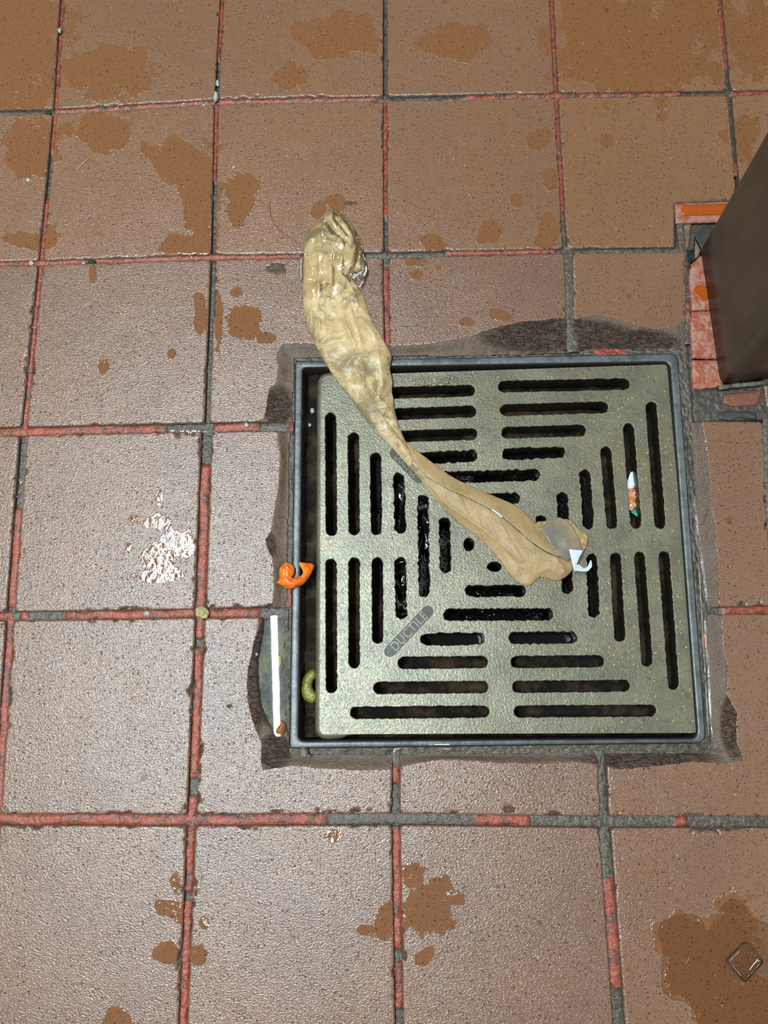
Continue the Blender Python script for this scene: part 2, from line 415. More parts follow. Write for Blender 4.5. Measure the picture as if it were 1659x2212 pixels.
# ------------------------------------------------------------------ the floor
HOLE = [(631, 768), (1230, 757), (1237, 750), (1478, 742), (1484, 800), (1499, 912), (1517, 1200), (1533, 1320), (1541, 1628), (856, 1632), (622, 1632), (619, 1590), (619, 1335), (614, 1310), (622, 940), (628, 915)]
CHIPPED = [(610, 742), (660, 741), (700, 744), (860, 746), (905, 745), (950, 739), (1010, 728), (1060, 711), (1120, 695), (1170, 692), (1205, 686), (1228, 688), (1240, 690), (1280, 682), (1330, 688), (1380, 705), (1420, 713), (1460, 706), (1480, 690), (1560, 690),
           (1530, 900), (1516, 915), (1525, 960), (1530, 1000), (1533, 1060), (1541, 1120), (1546, 1180), (1552, 1240), (1553, 1310), (1558, 1330), (1561, 1400), (1571, 1440), (1570, 1500), (1592, 1540), (1590, 1600), (1606, 1642), (1560, 1650),
           (1500, 1645), (1440, 1652), (1390, 1658), (1330, 1662), (1300, 1652), (1240, 1646), (1150, 1650), (1050, 1645), (960, 1640), (900, 1648), (850, 1662), (780, 1664), (690, 1660), (640, 1654), (600, 1658), (568, 1664), (563, 1640), (566, 1606), (550, 1570), (534, 1510), (533, 1460), (548, 1390), (560, 1352), (566, 1330),
           (588, 1310), (592, 1260), (590, 1210), (578, 1185), (574, 1165), (586, 1148), (593, 1100), (602, 1050), (606, 990), (600, 935), (590, 915), (545, 914), (572, 902), (578, 860), (582, 840), (597, 828), (601, 790), (597, 765)]
POOL = [(566, 1330), (622, 1330), (626, 1450), (625, 1570), (612, 1592), (596, 1590), (572, 1560), (558, 1520), (552, 1470), (553, 1420), (562, 1370)]
WETS = [(430, 400, 50, 105, 0), (385, 350, 70, 50, 0), (225, 285, 85, 45, .1), (520, 425, 34, 62, 0), (400, 530, 62, 24, 0), (445, 500, 30, 55, 0), (350, 350, 30, 20, 0), (60, 520, 60, 20, 0), (110, 515, 28, 26, 0),
        (725, 435, 22, 20, 0), (690, 455, 18, 25, 0), (1055, 503, 27, 28, 0), (935, 525, 32, 20, 0), (1182, 500, 26, 42, 0), (1165, 300, 28, 24, 0), (1192, 385, 18, 26, 0), (1427, 252, 15, 12, 0), (1310, 305, 14, 16, 0), (1118, 430, 16, 18, 0),
        (905, 566, 26, 12, 0), (900, 592, 14, 12, 0), (950, 577, 9, 9, 0), (1080, 680, 26, 15, .4), (1005, 697, 22, 10, 0), (528, 700, 40, 40, .5), (576, 730, 22, 14, 0), (508, 635, 15, 11, 0), (433, 675, 14, 48, 0), (472, 700, 10, 62, 0), (200, 590, 7, 26, 0),
        (222, 793, 15, 17, 0), (372, 765, 11, 12, 0), (345, 1075, 9, 17, 0), (292, 1120, 8, 8, 0), (340, 1130, 32, 18, 0), (385, 1175, 38, 34, 0), (350, 1215, 48, 40, 0), (340, 1245, 50, 14, 0), (278, 1180, 8, 10, 0),
        (925, 1955, 62, 66, .6), (893, 1890, 32, 34, 0), (850, 1990, 62, 34, -.5), (800, 2006, 40, 12, 0), (915, 2067, 26, 14, -.7), (985, 1945, 22, 14, 0), (375, 1965, 38, 22, .4), (362, 2060, 28, 26, 0), (425, 2060, 26, 24, 0), (380, 1905, 12, 28, 0), (440, 1995, 14, 18, 0), (720, 1808, 22, 16, 0),
        (255, 2205, 34, 30, 0), (1576, 1124, 11, 11, 0), (1470, 2030, 58, 55, 0), (1560, 2060, 90, 100, 0), (1590, 1975, 44, 56, 0), (1520, 2120, 90, 66, 0), (1600, 2180, 110, 70, 0),
        (1370, 110, 190, 110, 0), (1500, 40, 120, 70, 0), (1270, 30, 80, 60, 0), (40, 90, 120, 160, 0), (240, 160, 110, 60, 0), (1600, 300, 40, 60, 0), (620, 170, 46, 30, 0), (720, 80, 100, 50, 0), (1620, 90, 60, 90, 0), (60, 320, 60, 70, 0), (980, 90, 90, 40, 0)]
LOCAL = [(597, 580, 24, 14, .9), (1215, 250, 3, 3, .4), (1195, 1758, 14, 8, 1.0), (595, 1755, 12, 8, .8), (30, 1762, 12, 8, .8), (758, 438, 16, 5, .4), (495, 1525, 10, 4, .5), (1100, 1748, 16, 9, 1.2), (1222, 520, 8, 10, .6), (1495, 1760, 30, 5, .6)]
NOTCH = [(1457, 438), (1700, 425), (1700, 560), (1470, 560), (1457, 540)]

COARSE = [False]
def wet_field(px, py):
    v = np.full(px.shape, -3.0)
    for cx, cy, rx, ry, rot in WETS:
        dx, dy = px - cx, py - cy; c, s = math.cos(rot), math.sin(rot)
        v = np.maximum(v, (1 - np.hypot((dx * c + dy * s) / rx, (dy * c - dx * s) / ry)) * min(1, (rx + ry) / 50 + .2))
    return v + .42 * fbm(px / 42, py / 42, 3, 5) + .12 * perlin(px / 7, py / 7, 9) - .05

def fine_steps(L):
    if COARSE[0]: return np.array([0, 0, .0006, .0015, .003, .006] + list(np.linspace(.01, L - .01, 22)) + [L - x for x in (.006, .003, .0015, .0006, 0, 0)])
    e = [0, 0, .0004, .0008, .0012, .0017, .0023, .003, .0038, .0048, .006, .0072]
    n = max(4, int((L - .0168) / .0013)); mid_ = list(np.linspace(.0084, L - .0084, n))
    return np.array(e + mid_ + [L - x for x in e[::-1]])

floor = tag(bpy.data.objects.new('floor', None), kind='structure')
bpy.data.objects.remove(floor)
SUB = -0.0095
def floor_bed():
    """mortar bed: one slab with the drain opening left free"""
    o = [(-2600, -900), (4300, -900), (4300, 3600), (-2600, 3600)]
    inn = [(650, 790), (1450, 775), (1512, 1600), (640, 1606)]
    W = lambda pts, z: np.array([at(p[0], p[1], z) for p in pts])
    O = [np.array([CAM[0] - 1.6, CAM[1] + 1.9]), np.array([CAM[0] + 1.7, CAM[1] + 1.9]), np.array([CAM[0] + 1.7, CAM[1] - 1.2]), np.array([CAM[0] - 1.6, CAM[1] - 1.2])]
    I = W(inn, SUB)[:, :2]; rings = [with_z(np.array(O), SUB - .03), with_z(np.array(O), SUB), with_z(I, SUB), with_z(I, SUB - .03)]
    V, Fc = loft(rings); me = mesh_np('floor', V, Fc); ob = link('floor', me, None, MORTAR, smooth=False)
    return tag(ob, kind='structure')
floor = floor_bed()

def make_tile(c, gaps, seed, tone=0.0, chipamp=1.0, notch=None):
    P = [at(x, y, 0.0)[:2] for x, y in c]      # TL TR BR BL
    gl, gr, gt, gb = [g / 1000 for g in gaps]
    def un(a, b): return (b - a) / np.linalg.norm(b - a)
    eT, eB, eL, eR = un(P[0], P[1]), un(P[3], P[2]), un(P[0], P[3]), un(P[1], P[2])
    q = [P[0] + eT * gl + eL * gt, P[1] - eT * gr + eR * gt, P[2] - eB * gr - eR * gb, P[3] + eB * gl - eL * gb]
    Lu = (np.linalg.norm(q[1] - q[0]) + np.linalg.norm(q[2] - q[3])) / 2; Lv = (np.linalg.norm(q[3] - q[0]) + np.linalg.norm(q[2] - q[1])) / 2
    su, sv = fine_steps(Lu), fine_steps(Lv); U, Vv = np.meshgrid(su / Lu, sv / Lv, indexing='ij')
    X = sum(((1 - U) * (1 - Vv))[..., None] * q[0] if k == 0 else (U * (1 - Vv))[..., None] * q[1] if k == 1 else (U * Vv)[..., None] * q[2] if k == 2 else ((1 - U) * Vv)[..., None] * q[3] for k in range(4))
    x, y = X[..., 0], X[..., 1]; px, py = topx(np.stack([x, y, 0 * x], -1))
    du = np.minimum(U, 1 - U) * Lu; dv = np.minimum(Vv, 1 - Vv) * Lv; d = np.minimum(du, dv)
    rr = .004; d = np.where((du < rr) & (dv < rr), np.minimum(d, rr - np.hypot(rr - du, rr - dv)), d)   # softened corners
    n = perlin(x * 150, y * 150, seed) + .55 * perlin(x * 420, y * 420, seed + 1) + .9 * perlin(x * 24, y * 24, seed + 2)
    ch = np.clip(n * 1.0 - .34, 0, 1.2) * .0042 * chipamp + .00022 * perlin(x * 600, y * 600, 4)
    if notch is not None:
        dn = -sd(px, py, notch) / 2550.0; d = np.minimum(d, dn)
    de = d - ch; r = .0017
    z = np.where(de > 0, -(r - np.sqrt(np.maximum(r * r - np.clip(r - de, 0, r) ** 2, 0))) * .8, -r * .8 - np.minimum(-de * 1.3, .0035))
    z = z + .00018 * perlin(x * 30, y * 30, 8)
    chip = (.00035 - de) / .0012; rug = np.full(px.shape, .35)
    mid_px = (px.min() < 1660) and (px.max() > 500) and (py.max() > 650) and (py.min() < 1700)
    if mid_px:
        dC = sd(px, py, CHIPPED) / 2600.0 + .0006 * fbm(x * 220, y * 220, 3, 2); dH = -sd(px, py, HOLE) / 2600.0
        t = np.clip(dC, 0, 1) / (np.clip(dC, 1e-5, 1) + np.clip(dH, 1e-5, 1))
        rough_zone = sstep(25, 0, np.abs(px - 1220) - 170) * (py < 800) * 1.6 + sstep(20, 0, np.abs(py - 875) - 40) * (px < 640) * 1.5 + sstep(20, 0, np.abs(py - 1640) - 20) * (px > 1290) + sstep(10, 0, np.abs(px - 590) - 20) * (py > 1590)
        zz = -.0046 * sstep(-.1, 1.0, t) - (.0001 + .0018 * rough_zone) * sstep(.0, .25, t) * np.clip(ridged(x * 120, y * 170, 4, 6) - .75, -.6, 1) * .7
        z = np.where(dC > 0, np.minimum(z, np.minimum(zz, 0)), z)
        chip = np.maximum(chip, dC / .0011)
        rr_ = 0
        for cx, cy, rx, ry in [(1200, 722, 190, 42), (1380, 745, 110, 40), (598, 875, 36, 48), (592, 1625, 40, 46), (553, 1460, 24, 150), (578, 1180, 18, 40), (1400, 1640, 160, 30), (1590, 1560, 34, 90), (1640, 950, 20, 70), (560, 1335, 40, 18)]:
            rr_ = np.maximum(rr_, sstep(0, .35, 1 - np.hypot((px - cx) / rx, (py - cy) / ry)))
        rug = np.where(dC > -.001, rr_, rug)
        dp = sd(px, py, POOL) / 2700.0
        z = np.where(dp > -.0025, np.minimum(z, -.0085 * sstep(-.0025, .0035, dp) - .0005 * perlin(x * 300, y * 300, 2)), z)
    for cx, cy, rx, ry, dep in LOCAL:
        l = 1 - np.hypot((px - cx) / rx, (py - cy) / ry) + .35 * perlin(px / 6, py / 6, 12)
        z = z - dep * .001 * sstep(0, .7, l); chip = np.maximum(chip, l * 2.2 - .2)
    z[:1] = z[-1:] = -.0085; z[:, 0] = z[:, -1] = -.0085
    z = np.maximum(z, -.0089)
    V = np.stack([x, y, z], -1).reshape(-1, 3); Q = grid_quads(*x.shape)
    if mid_px:
        hole = (sd(px, py, HOLE) > 3).ravel(); keep = ~hole[Q].any(1); Q = Q[keep]
        use = np.zeros(len(V), bool); use[Q.ravel()] = True; idx = np.cumsum(use) - 1
    else:
        use = np.ones(len(V), bool); idx = np.arange(len(V))
    V = V[use]; Q = idx[Q]
    # the grid runs clockwise seen from above: turn faces up
    a, b, c_ = V[Q[:, 0]], V[Q[:, 1]], V[Q[:, 2]]
    if np.mean(np.cross(b - a, c_ - a)[:, 2]) < 0: Q = Q[:, ::-1]
    wf = wet_field(px, py).ravel()[use]
    return child('tile', V, Q, TILE, floor, wet=wf, chip=chip.ravel()[use], rug=rug.ravel()[use], tone=np.full(len(V), tone))

NX = {-1: [-212, 138, 484, 832, 1187, 1546, 1905], 0: [-238, 118, 467, 832, 1202, 1576, 1950], 1: [-280, 87, 460, 833, 1221, 1606, 2000],
      2: [-325, 50, 446, 860, 1262, 1650, 2060], 3: [-370, 21, 432, 858, 1290, 1700, 2110], 4: [-425, -9, 413, 855, 1306, 1762, 2170], 5: [-480, -42, 392, 863, 1342, 1822, 2230]}
NY = {-1: [-86, -87, -88, -91, -95, -98, -100], 0: [246, 240, 219, 212, 205, 200, 194], 1: [576, 567, 555, 549, 541, 536, 530], 2: [938, 931, 922, 915, 905, 890, 880],
      3: [1336, 1331, 1325, 1322, 1320, 1316, 1312], 4: [1770, 1771, 1772, 1770, 1776, 1776, 1776], 5: [2268, 2268, 2268, 2269, 2270, 2270, 2270]}
HY = {-1: 2.4, 0: 2.5, 1: 2.1, 2: 3.7, 3: 3.4, 4: 4.0, 5: 3.0}       # half joint widths, mm
HXW = [[1.9] * 7, [2.0, 2.2, 2.0, 1.8, 1.8, 1.9, 2.0], [2.2, 2.3, 2.1, 2.6, 3.4, 2.5, 2.5], [2.6, 3.4, 4.4, 3.0, 3.0, 3.0, 3.0], [2.6, 3.2, 3.6, 3.0, 3.0, 3.0, 3.0], [2.6, 3.0, 3.3, 3.0, 4.2, 3.0, 3.0]]
def node(i, j): return (NX[j][i], NY[j][i])
cells = []
for j in range(-1, 5):
    for i in range(0, 6):
        if j == 1 and i in (4, 5): continue
        if j == 2 and i in (3, 4, 5): continue
        if j == 1 and i == 3: pass
        if j == 3 and i in (4, 5): pass
        cells.append((i, j))
k = 0
for i, j in cells:
    c = [node(i, j), node(i + 1, j), node(i + 1, j + 1), node(i, j + 1)]; g = [HXW[j + 1][i], HXW[j + 1][i + 1], HY[j], HY[j + 1]]; notch = None
    if j == 2 and i == 2:          # left of the drain only
        c = [node(2, 2), (640, 918), (640, 1322), node(2, 3)]; g = [4.4, 0, 4.2, 4.0]
    if j == 1 and i == 3: c = [node(3, 1), (1222, 541), (1236, 905), (836, 915)]; g = [2.8, 1.2, 2.6, 2]
    if j == 1 and i == 2: c = [node(2, 1), (833, 549), (840, 915), (446, 922)]
    if j == 3 and i == 2: c = [node(2, 3), node(3, 3), node(3, 4), node(2, 4)]
    if j == 3 and i == 4: c = [(1292, 1320), (1762, 1316), (1764, 1776), (1306, 1776)]
    if j == 0 and i == 4: notch = NOTCH
    k += 1
    make_tile(c, g, seed=k * 3, tone=(.5 if j <= 0 else 0) + (.3 if i >= 4 else 0), chipamp=[.8, .7, .7, 1.0, 1.25, .9][j + 1] * (.6 if (i >= 3 and j < 1) else 1), notch=notch)
# cut tiles beside the post and to the right of the drain
make_tile([(1234, 541), (1484, 538), (1486, 752), (1238, 905)][:2] + [(1487, 800), (1238, 800)], [1.2, 1.0, 2.6, 1], 301, .5, .8)
make_tile([(1496, 906), (1653, 906), (1672, 1318), (1500, 1320)], [.2, 1.8, 1.5, 3.2], 305, .3, 1.3)
make_tile([(1664, 906), (2060, 900), (2110, 1312), (1682, 1318)], [1.5, 2, 2, 3.2], 309, .3, 1.0)

# the floor goes on outside the picture: the same tiles, built more simply
COARSE[0] = True
WN = {(i, j): at(*node(i, j))[:2] for i in range(7) for j in range(-1, 6)}
for i in range(7): WN[i, -2] = 2 * WN[i, -1] - WN[i, 0]; WN[i, -3] = 2 * WN[i, -2] - WN[i, -1]; WN[i, 6] = 2 * WN[i, 5] - WN[i, 4]
for j in range(-3, 7): WN[-1, j] = 2 * WN[0, j] - WN[1, j]; WN[-2, j] = 2 * WN[-1, j] - WN[0, j]; WN[7, j] = 2 * WN[6, j] - WN[5, j]
for i in range(-2, 7):
    for j in range(-3, 6):
        if 0 <= i <= 5 and -1 <= j <= 4 and (i, j) != (5, 1): continue
        q4 = [topx(np.array([*WN[p], 0.0])) for p in ((i, j), (i + 1, j), (i + 1, j + 1), (i, j + 1))]
        make_tile(q4, [2.7, 2.7, 2.9, 2.9], 900 + i * 13 + j, .3)
COARSE[0] = False

# ---- joints
def joint(pts, half_mm, reds, seed, parent=None, z0=-.0048, axis=0, lift=.0014):
    """one length of grout; reds = pixel intervals along the joint that still carry the red top coat"""
    line = densify(pts, 2.6, False); W = np.array([at(a, b, -.003) for a, b in line])
    t = np.gradient(W[:, :2], axis=0); t /= np.linalg.norm(t, axis=1)[:, None]; nrm = np.stack([-t[:, 1], t[:, 0]], 1)
    m_ = 11; offs = np.linspace(-1, 1, m_) * (half_mm + 1.9) / 1000
    X = W[:, None, :2] + nrm[:, None] * offs[None, :, None]; x, y = X[..., 0], X[..., 1]
    s = line[:, axis] if axis in (0, 1) else line[:, 0]
    red = np.zeros(len(line)); far = sstep(760, 120, np.mean(line[:, 1])) * .30
    for a, b in reds: red = np.maximum(red, sstep(-5, 5, np.minimum(s - a, b - s)))
    red = red[:, None] * np.ones(m_) ; f = fbm(x * 260, y * 260, 3, seed)
    side_ = perlin(line[:, 0] / 60, line[:, 1] / 60, seed)[:, None] * .8
    red = (red - far * (.6 + perlin(line[:, 0] / 30, line[:, 1] / 30, seed + 7))[:, None]) * np.clip(1.45 - np.abs(np.linspace(-1, 1, m_)[None] - side_ * .5) * 1.25, 0, 1)
    z = z0 + lift * red + .00035 * f - .0012 * (np.abs(offs) / offs.max())[None] ** 3
    V = np.stack([x, y, z], -1).reshape(-1, 3); Q = grid_quads(len(line), m_)
    a, b, c_ = V[Q[:, 0]], V[Q[:, 1]], V[Q[:, 2]]
    if np.mean(np.cross(b - a, c_ - a)[:, 2]) < 0: Q = Q[:, ::-1]
    return child('grout', V, Q, GROUT, floor, red=red.ravel())
RH = {0: [(-300, 0), (118, 465), (470, 815), (1005, 1090), (1095, 1470), (1578, 1990)], 1: [(-300, 650), (965, 1200)], 2: [(-300, 360), (462, 560), (624, 640)], 3: [(-300, 24), (45, 60), (140, 418), (448, 560)], 4: [(-500, 705), (1025, 1143), (1455, 1482)], -1: [(-300, 1900)], 5: [(-300, 800)]}
RV = {0: [(-90, 330), (430, 2212)], 1: [(-90, 330), (430, 930), (1100, 1310), (1330, 2212)], 2: [(-90, 130), (220, 390), (1005, 1378), (1400, 1680), (1720, 1925), (1945, 2260)], 3: [(218, 470), (580, 745), (1655, 1692), (1787, 2050), (2080, 2180)], 4: [(-90, 470), (1898, 2135)], 5: [(-90, 145), (350, 560), (1790, 2100)]}
sx = 500
for j in range(0, 5):
    rng_i = range(0, 6)
    for i in rng_i:
        a, b = node(i, j), node(i + 1, j)
        if j == 1 and i == 4: a, b = (1221, 541), (1484, 539)
        if j == 1 and i == 5: continue
        if j == 2 and i == 2: b = (634, 922)
        if j == 2 and i >= 3: continue
        if j == 3 and i == 2: b = (622, 1325)
        if j == 3 and i in (3, 4, 5): continue
        sx += 5; joint([a, b], HY[j], RH[j], sx, axis=0, z0=-.0034 if j <= 1 else -.0044)
joint([(1530, 1320), (1700, 1316), (2110, 1312)], 3.4, [(1562, 2200)], 620, axis=0)
for i in range(1, 6):
    for j in range(-1, 5):
        a, b = node(i, j), node(i, j + 1)
        if j == 1 and i == 4: continue
        if j == 1 and i == 3: b = (838, 762)
        if j == 1 and i == 5: continue
        if j == 2 and i in (3, 4, 5): continue
        if j == 3 and i == 3: a = (853, 1626)
        if j == 3 and i == 4: a = (1296, 1622)
        if j == 3 and i == 5: continue
        if j == 0 and i == 5: b = (1592, 380)
        sx += 5; joint([a, b], HXW[j + 1][i], RV[i], sx, axis=1, lift=.0014 if i != 2 else .0018)
joint([(1229, 536), (1232, 620), (1234, 700), (1238, 762)], 3.2, [], 801, axis=1, z0=-.0012)
joint([(1470, 486), (1476, 540), (1482, 620), (1486, 680), (1488, 745)], 1.8, [(655, 690)], 805, axis=1, z0=-.0015)
joint([(1658, 860), (1662, 1000), (1676, 1320)], 2.6, [], 807, axis=1, z0=-.0022)

# ---- grout and mortar bedding around the drain frame
def bed_h(px, py, e): return -.0062 + .0006 * fbm(px / 9, py / 9, 3, 3)
FR_O = [(637, 779), (1465, 762), (1527, 1606), (624, 1618)]
ring_out = [(624, 762), (1235, 750), (1483, 738), (1494, 840), (1505, 912), (1524, 1200), (1541, 1320), (1552, 1634), (856, 1640), (616, 1640), (612, 1335), (607, 1310), (616, 940), (622, 915)]
def strip_between(name, inner, outer, hf, mat, parent, n=160, m_=12, **fa):
    """surface between two closed outlines"""
    def rs(p, n):
        p = np.array(p, float); q = np.vstack([p, p[:1]]); d = np.r_[0, np.cumsum(np.hypot(*np.diff(q, axis=0).T))]; s = np.linspace(0, d[-1], n, endpoint=False)
        return np.stack([np.interp(s, d, q[:, 0]), np.interp(s, d, q[:, 1])], 1)
    a, b = rs(inner, n), None
    # match every inner point with the outline point in the same direction
    c = np.mean(inner, 0); bo = densify(outer, 1.0); ang = np.arctan2(bo[:, 1] - c[1], bo[:, 0] - c[0]); o = np.argsort(ang); aa = np.arctan2(a[:, 1] - c[1], a[:, 0] - c[0])
    b = np.stack([np.interp(aa, ang[o], bo[o, 0], period=2 * math.pi), np.interp(aa, ang[o], bo[o, 1], period=2 * math.pi)], 1)
    t = np.linspace(0, 1, m_)[None, :, None]; X = a[:, None] * (1 - t) + b[:, None] * t; X = np.vstack([X, X[:1]])
    px, py = X[..., 0], X[..., 1]; z = hf(px, py, t[..., 0] + 0 * px); V = at(px, py, z).reshape(-1, 3); Q = grid_quads(*px.shape)
    A_, B_, C_ = V[Q[:, 0]], V[Q[:, 1]], V[Q[:, 2]]
    if np.mean(np.cross(B_ - A_, C_ - A_)[:, 2]) < 0: Q = Q[:, ::-1]
    return child(name, V, Q, mat, parent, **{k2: f(px, py).ravel() for k2, f in fa.items()})
def red_bed(px, py):
    r = np.zeros(px.shape)
    for (x0, x1, y0, y1) in [(1285, 1352, 750, 775), (610, 636, 1255, 1310), (612, 640, 915, 936), (1518, 1526, 1368, 1398)]:
        r = np.maximum(r, sstep(-3, 3, np.minimum(np.minimum(px - x0, x1 - px), np.minimum(py - y0, y1 - py))))
    return r
strip_between('grout', [(645, 785), (1458, 770), (1520, 1600), (630, 1612)], ring_out, lambda px, py, t: -.0060 + .0012 * np.clip(fbm(px / 7, py / 7, 4, 3), -.7, 1) + .0014 * sstep(1440, 1470, px) * sstep(940, 880, py), GROUT, floor, n=700, m_=18, red=red_bed)

# ---- mortar patch, red bricks and tile scraps by the post
def lump(z, amp=.0005, edge=.0016, sc=8, seed=1):
    return lambda px, py, e: z + amp * fbm(px / sc, py / sc, 3, seed) - edge * np.exp(-e / 2.2)
BRICKRED = grout_material('red_brick_paint', (.50, .095, .038), (.30, .10, .06))
BRICKDRY = simple('chalky_red_brick', (.34, .085, .045), .40, 0, 120, (.40, .19, .14), .8, .0012, .4, .62)
ORANGE = simple('wet_orange_brick', (.42, .085, .010), .16, 0, 60, (.38, .075, .012), .1, .0004)
g = sheet('mortar_patch', [(1484, 745), (1497, 745), (1500, 838), (1560, 838), (1700, 818), (1760, 905), (1655, 908), (1560, 914), (1512, 914), (1500, 918), (1494, 905)], lambda px, py, e: -.0014 + .0009 * fbm(px / 10, py / 10, 3, 4) - .003 * np.exp(-e / 3), MORTAR, floor, 4)
brick_a = sheet('brick', [(1492, 572), (1512, 553), (1530, 552), (1545, 610), (1552, 668), (1537, 671), (1494, 671), (1490, 640), (1488, 600)], lump(.0008, .0004), BRICKDRY, floor, 3, 1.2, 0, .006, 3)
sheet('brick', [(1493, 673), (1552, 671), (1556, 720), (1560, 776), (1494, 774), (1492, 740), (1490, 700)], lump(.0004, .0004, seed=4), BRICKDRY, floor, 3, 1.2, 0, .006, 5)
sheet('brick', [(1495, 778), (1561, 778), (1564, 836), (1540, 838), (1496, 842), (1493, 800)], lump(.0002, .0005, seed=7), BRICKDRY, floor, 3, 1.2, 0, .006, 8)
brick_b = sheet('brick', [(1457, 440), (1560, 436), (1640, 436), (1640, 478), (1560, 480), (1460, 483)], lump(.0002, .0001, .001), BRICKDRY, floor, 3, .7, 0, .005, 9)
sheet('glaze', [(1470, 443), (1560, 440), (1640, 440), (1640, 464), (1560, 464), (1472, 466)], lambda px, py, e: .00055 + 0 * px, ORANGE, brick_b, 4, .6, 1, .0004, 9)
sheet('glaze', [(1498, 622), (1510, 616), (1530, 620), (1530, 640), (1526, 652), (1512, 645), (1500, 636)], lambda px, py, e: .0013 + 0 * px, ORANGE, brick_a, 2.5, .6, 1, .0004, 9)
TAN = simple('tan_scrap', (.25, .165, .105), .4, 0, 90, (.14, .09, .06), .5, .001)
DARKGLOSS = simple('dark_gloss', (.006, .012, .02), .10, 0, 150, (.012, .022, .032), .9, .003)
GREY = simple('grey_slate', (.045, .045, .045), .45, 0, 120, (.06, .06, .06), .4)
sheet('tile_scrap', [(1473, 484), (1494, 483), (1492, 510), (1486, 540), (1479, 552), (1476, 520)], lump(-.0016, .0003), TAN, floor, 2.5, .5, 0, .004, 3)
sheet('tile_scrap', [(1501, 517), (1516, 540), (1508, 556), (1500, 558)], lump(-.0016, .0003), TAN, floor, 2.5, .4, 0, .004, 4)
sheet('tile_scrap', [(1562, 852), (1600, 848), (1648, 842), (1636, 876), (1580, 879), (1560, 872)], lump(.0006, .0003), simple('red_brown_scrap', (.22, .075, .045), .5, 0, 80, (.17, .065, .04)), floor, 3, .6, 0, .004, 5)
sheet('tile_scrap', [(1552, 893), (1565, 888), (1590, 889), (1612, 887), (1634, 895), (1634, 906), (1600, 902), (1575, 909), (1552, 905)], lump(.0006, .0002, .001), GREY, floor, 3, .6, 0, .003, 6)
sheet('dark_sheet', [(1476, 548), (1498, 545), (1500, 505), (1505, 560), (1492, 568), (1489, 600), (1490, 660), (1484, 640), (1481, 600)], lambda px, py, e: -.0030 + .0014 * fbm(px / 5, py / 5, 3, 4), DARKGLOSS, floor, 2.5, .5, 0, 0, 7)  # glossy near-black sheet in the cavity beside the bricks

# ------------------------------------------------------------------ drain frame and basin
fr = empty('floor_drain', at(1070, 1190, -.0045), label='square dark grey iron drain frame set into the quarry tile floor', cat='drain frame')
zf = -.0038
o_l = rounded_quad([at(*p, zf) for p in FR_O], [.004, .008, .008, .004]); i_l = rounded_quad([at(*p, zf) for p in [(654, 795), (1446, 782), (1507, 1594), (645, 1600)]], [.003, .006, .006, .005])
wob = .00018 * perlin(np.arange(len(o_l)) / 7., 0 * np.arange(len(o_l)), 3)
rings = [with_z(offset_loop(o_l, 0), zf - .030), with_z(o_l, zf - .0014), with_z(offset_loop(o_l, -.0006 + wob), zf - .0004), with_z(offset_loop(o_l, -.0018 + wob), zf),
         with_z(offset_loop(i_l, .0020 + wob), zf), with_z(offset_loop(i_l, .0006 + wob), zf - .0004), with_z(i_l, zf - .0014), with_z(i_l, zf - .030)]
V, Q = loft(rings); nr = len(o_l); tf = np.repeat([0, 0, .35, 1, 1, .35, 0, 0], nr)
m = MT('frame_iron_edges'); n_ = m.noise(160, 4, .6); c_ = m.mix(m.ramp(n_, .35, .7), (.135, .155, .165), (.085, .098, .105)); c_ = m.mix(m.ramp(m.noise(30, 4, .6), .5, .62, 0, .5), c_, (.035, .036, .034))
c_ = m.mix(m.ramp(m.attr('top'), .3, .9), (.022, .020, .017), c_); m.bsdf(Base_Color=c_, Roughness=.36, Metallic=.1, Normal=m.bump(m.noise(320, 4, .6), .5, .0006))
child('rim', V, Q, m.m, fr, top=tf)
# basin: a ledge under the grate edge, then a slope into the black pit
nb = 170; uu, vv = np.meshgrid(np.linspace(0, 1, nb), np.linspace(0, 1, nb), indexing='ij')
q = [at(*p, zf)[:2] for p in [(650, 790), (1450, 777), (1512, 1598), (641, 1604)]]
X = ((1 - uu) * (1 - vv))[..., None] * q[0] + (uu * (1 - vv))[..., None] * q[1] + (uu * vv)[..., None] * q[2] + ((1 - uu) * vv)[..., None] * q[3]
x, y = X[..., 0], X[..., 1]; cxy = np.mean(q, 0); rad = np.maximum(np.abs(x - cxy[0]), np.abs(y - cxy[1])) * .6 + np.hypot(x - cxy[0], y - cxy[1]) * .4
rad = rad + .006 * fbm(x * 25, y * 25, 3, 2)
z = -.030 - .050 * sstep(.098, .060, rad) + .0030 * fbm(x * 60, y * 60, 4, 3) - .004 * sstep(.02, .0, np.minimum(np.minimum(uu, 1 - uu), np.minimum(vv, 1 - vv)))
V = np.stack([x, y, z], -1).reshape(-1, 3); Q = grid_quads(nb, nb)
a_, b_, c_ = V[Q[0]][:3]
if np.cross(b_ - a_, c_ - a_)[2] < 0: Q = Q[:, ::-1]
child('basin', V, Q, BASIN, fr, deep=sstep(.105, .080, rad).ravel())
def hfn(z): return lambda px, py, e: z + 0 * px
BLACKW = simple('black_drain_water', (.003, .0035, .004), .04, 0, 40, (.004, .004, .005), .5, .003)
BLACKF = simple('black_plastic', (.004, .005, .006), .06, 0, 40, (.006, .007, .009), .15, .001)
bf = sheet('black_glint_film', [(838, 1030), (880, 1010), (935, 1045), (952, 1100), (945, 1160), (905, 1200), (890, 1260), (900, 1350), (940, 1400), (1060, 1420), (1200, 1395), (1280, 1380), (1240, 1352), (1100, 1362), (1000, 1362), (930, 1340), (905, 1290), (862, 1360), (842, 1300), (846, 1180)], lambda px, py, e: -.030 + .0045 * facets2(px, py, 30, 42, 61) + .0015 * facets2(px, py, 13, 17, 62), BLACKF, None, 4, 2, 1)  # added under the slots to bring white glint streaks
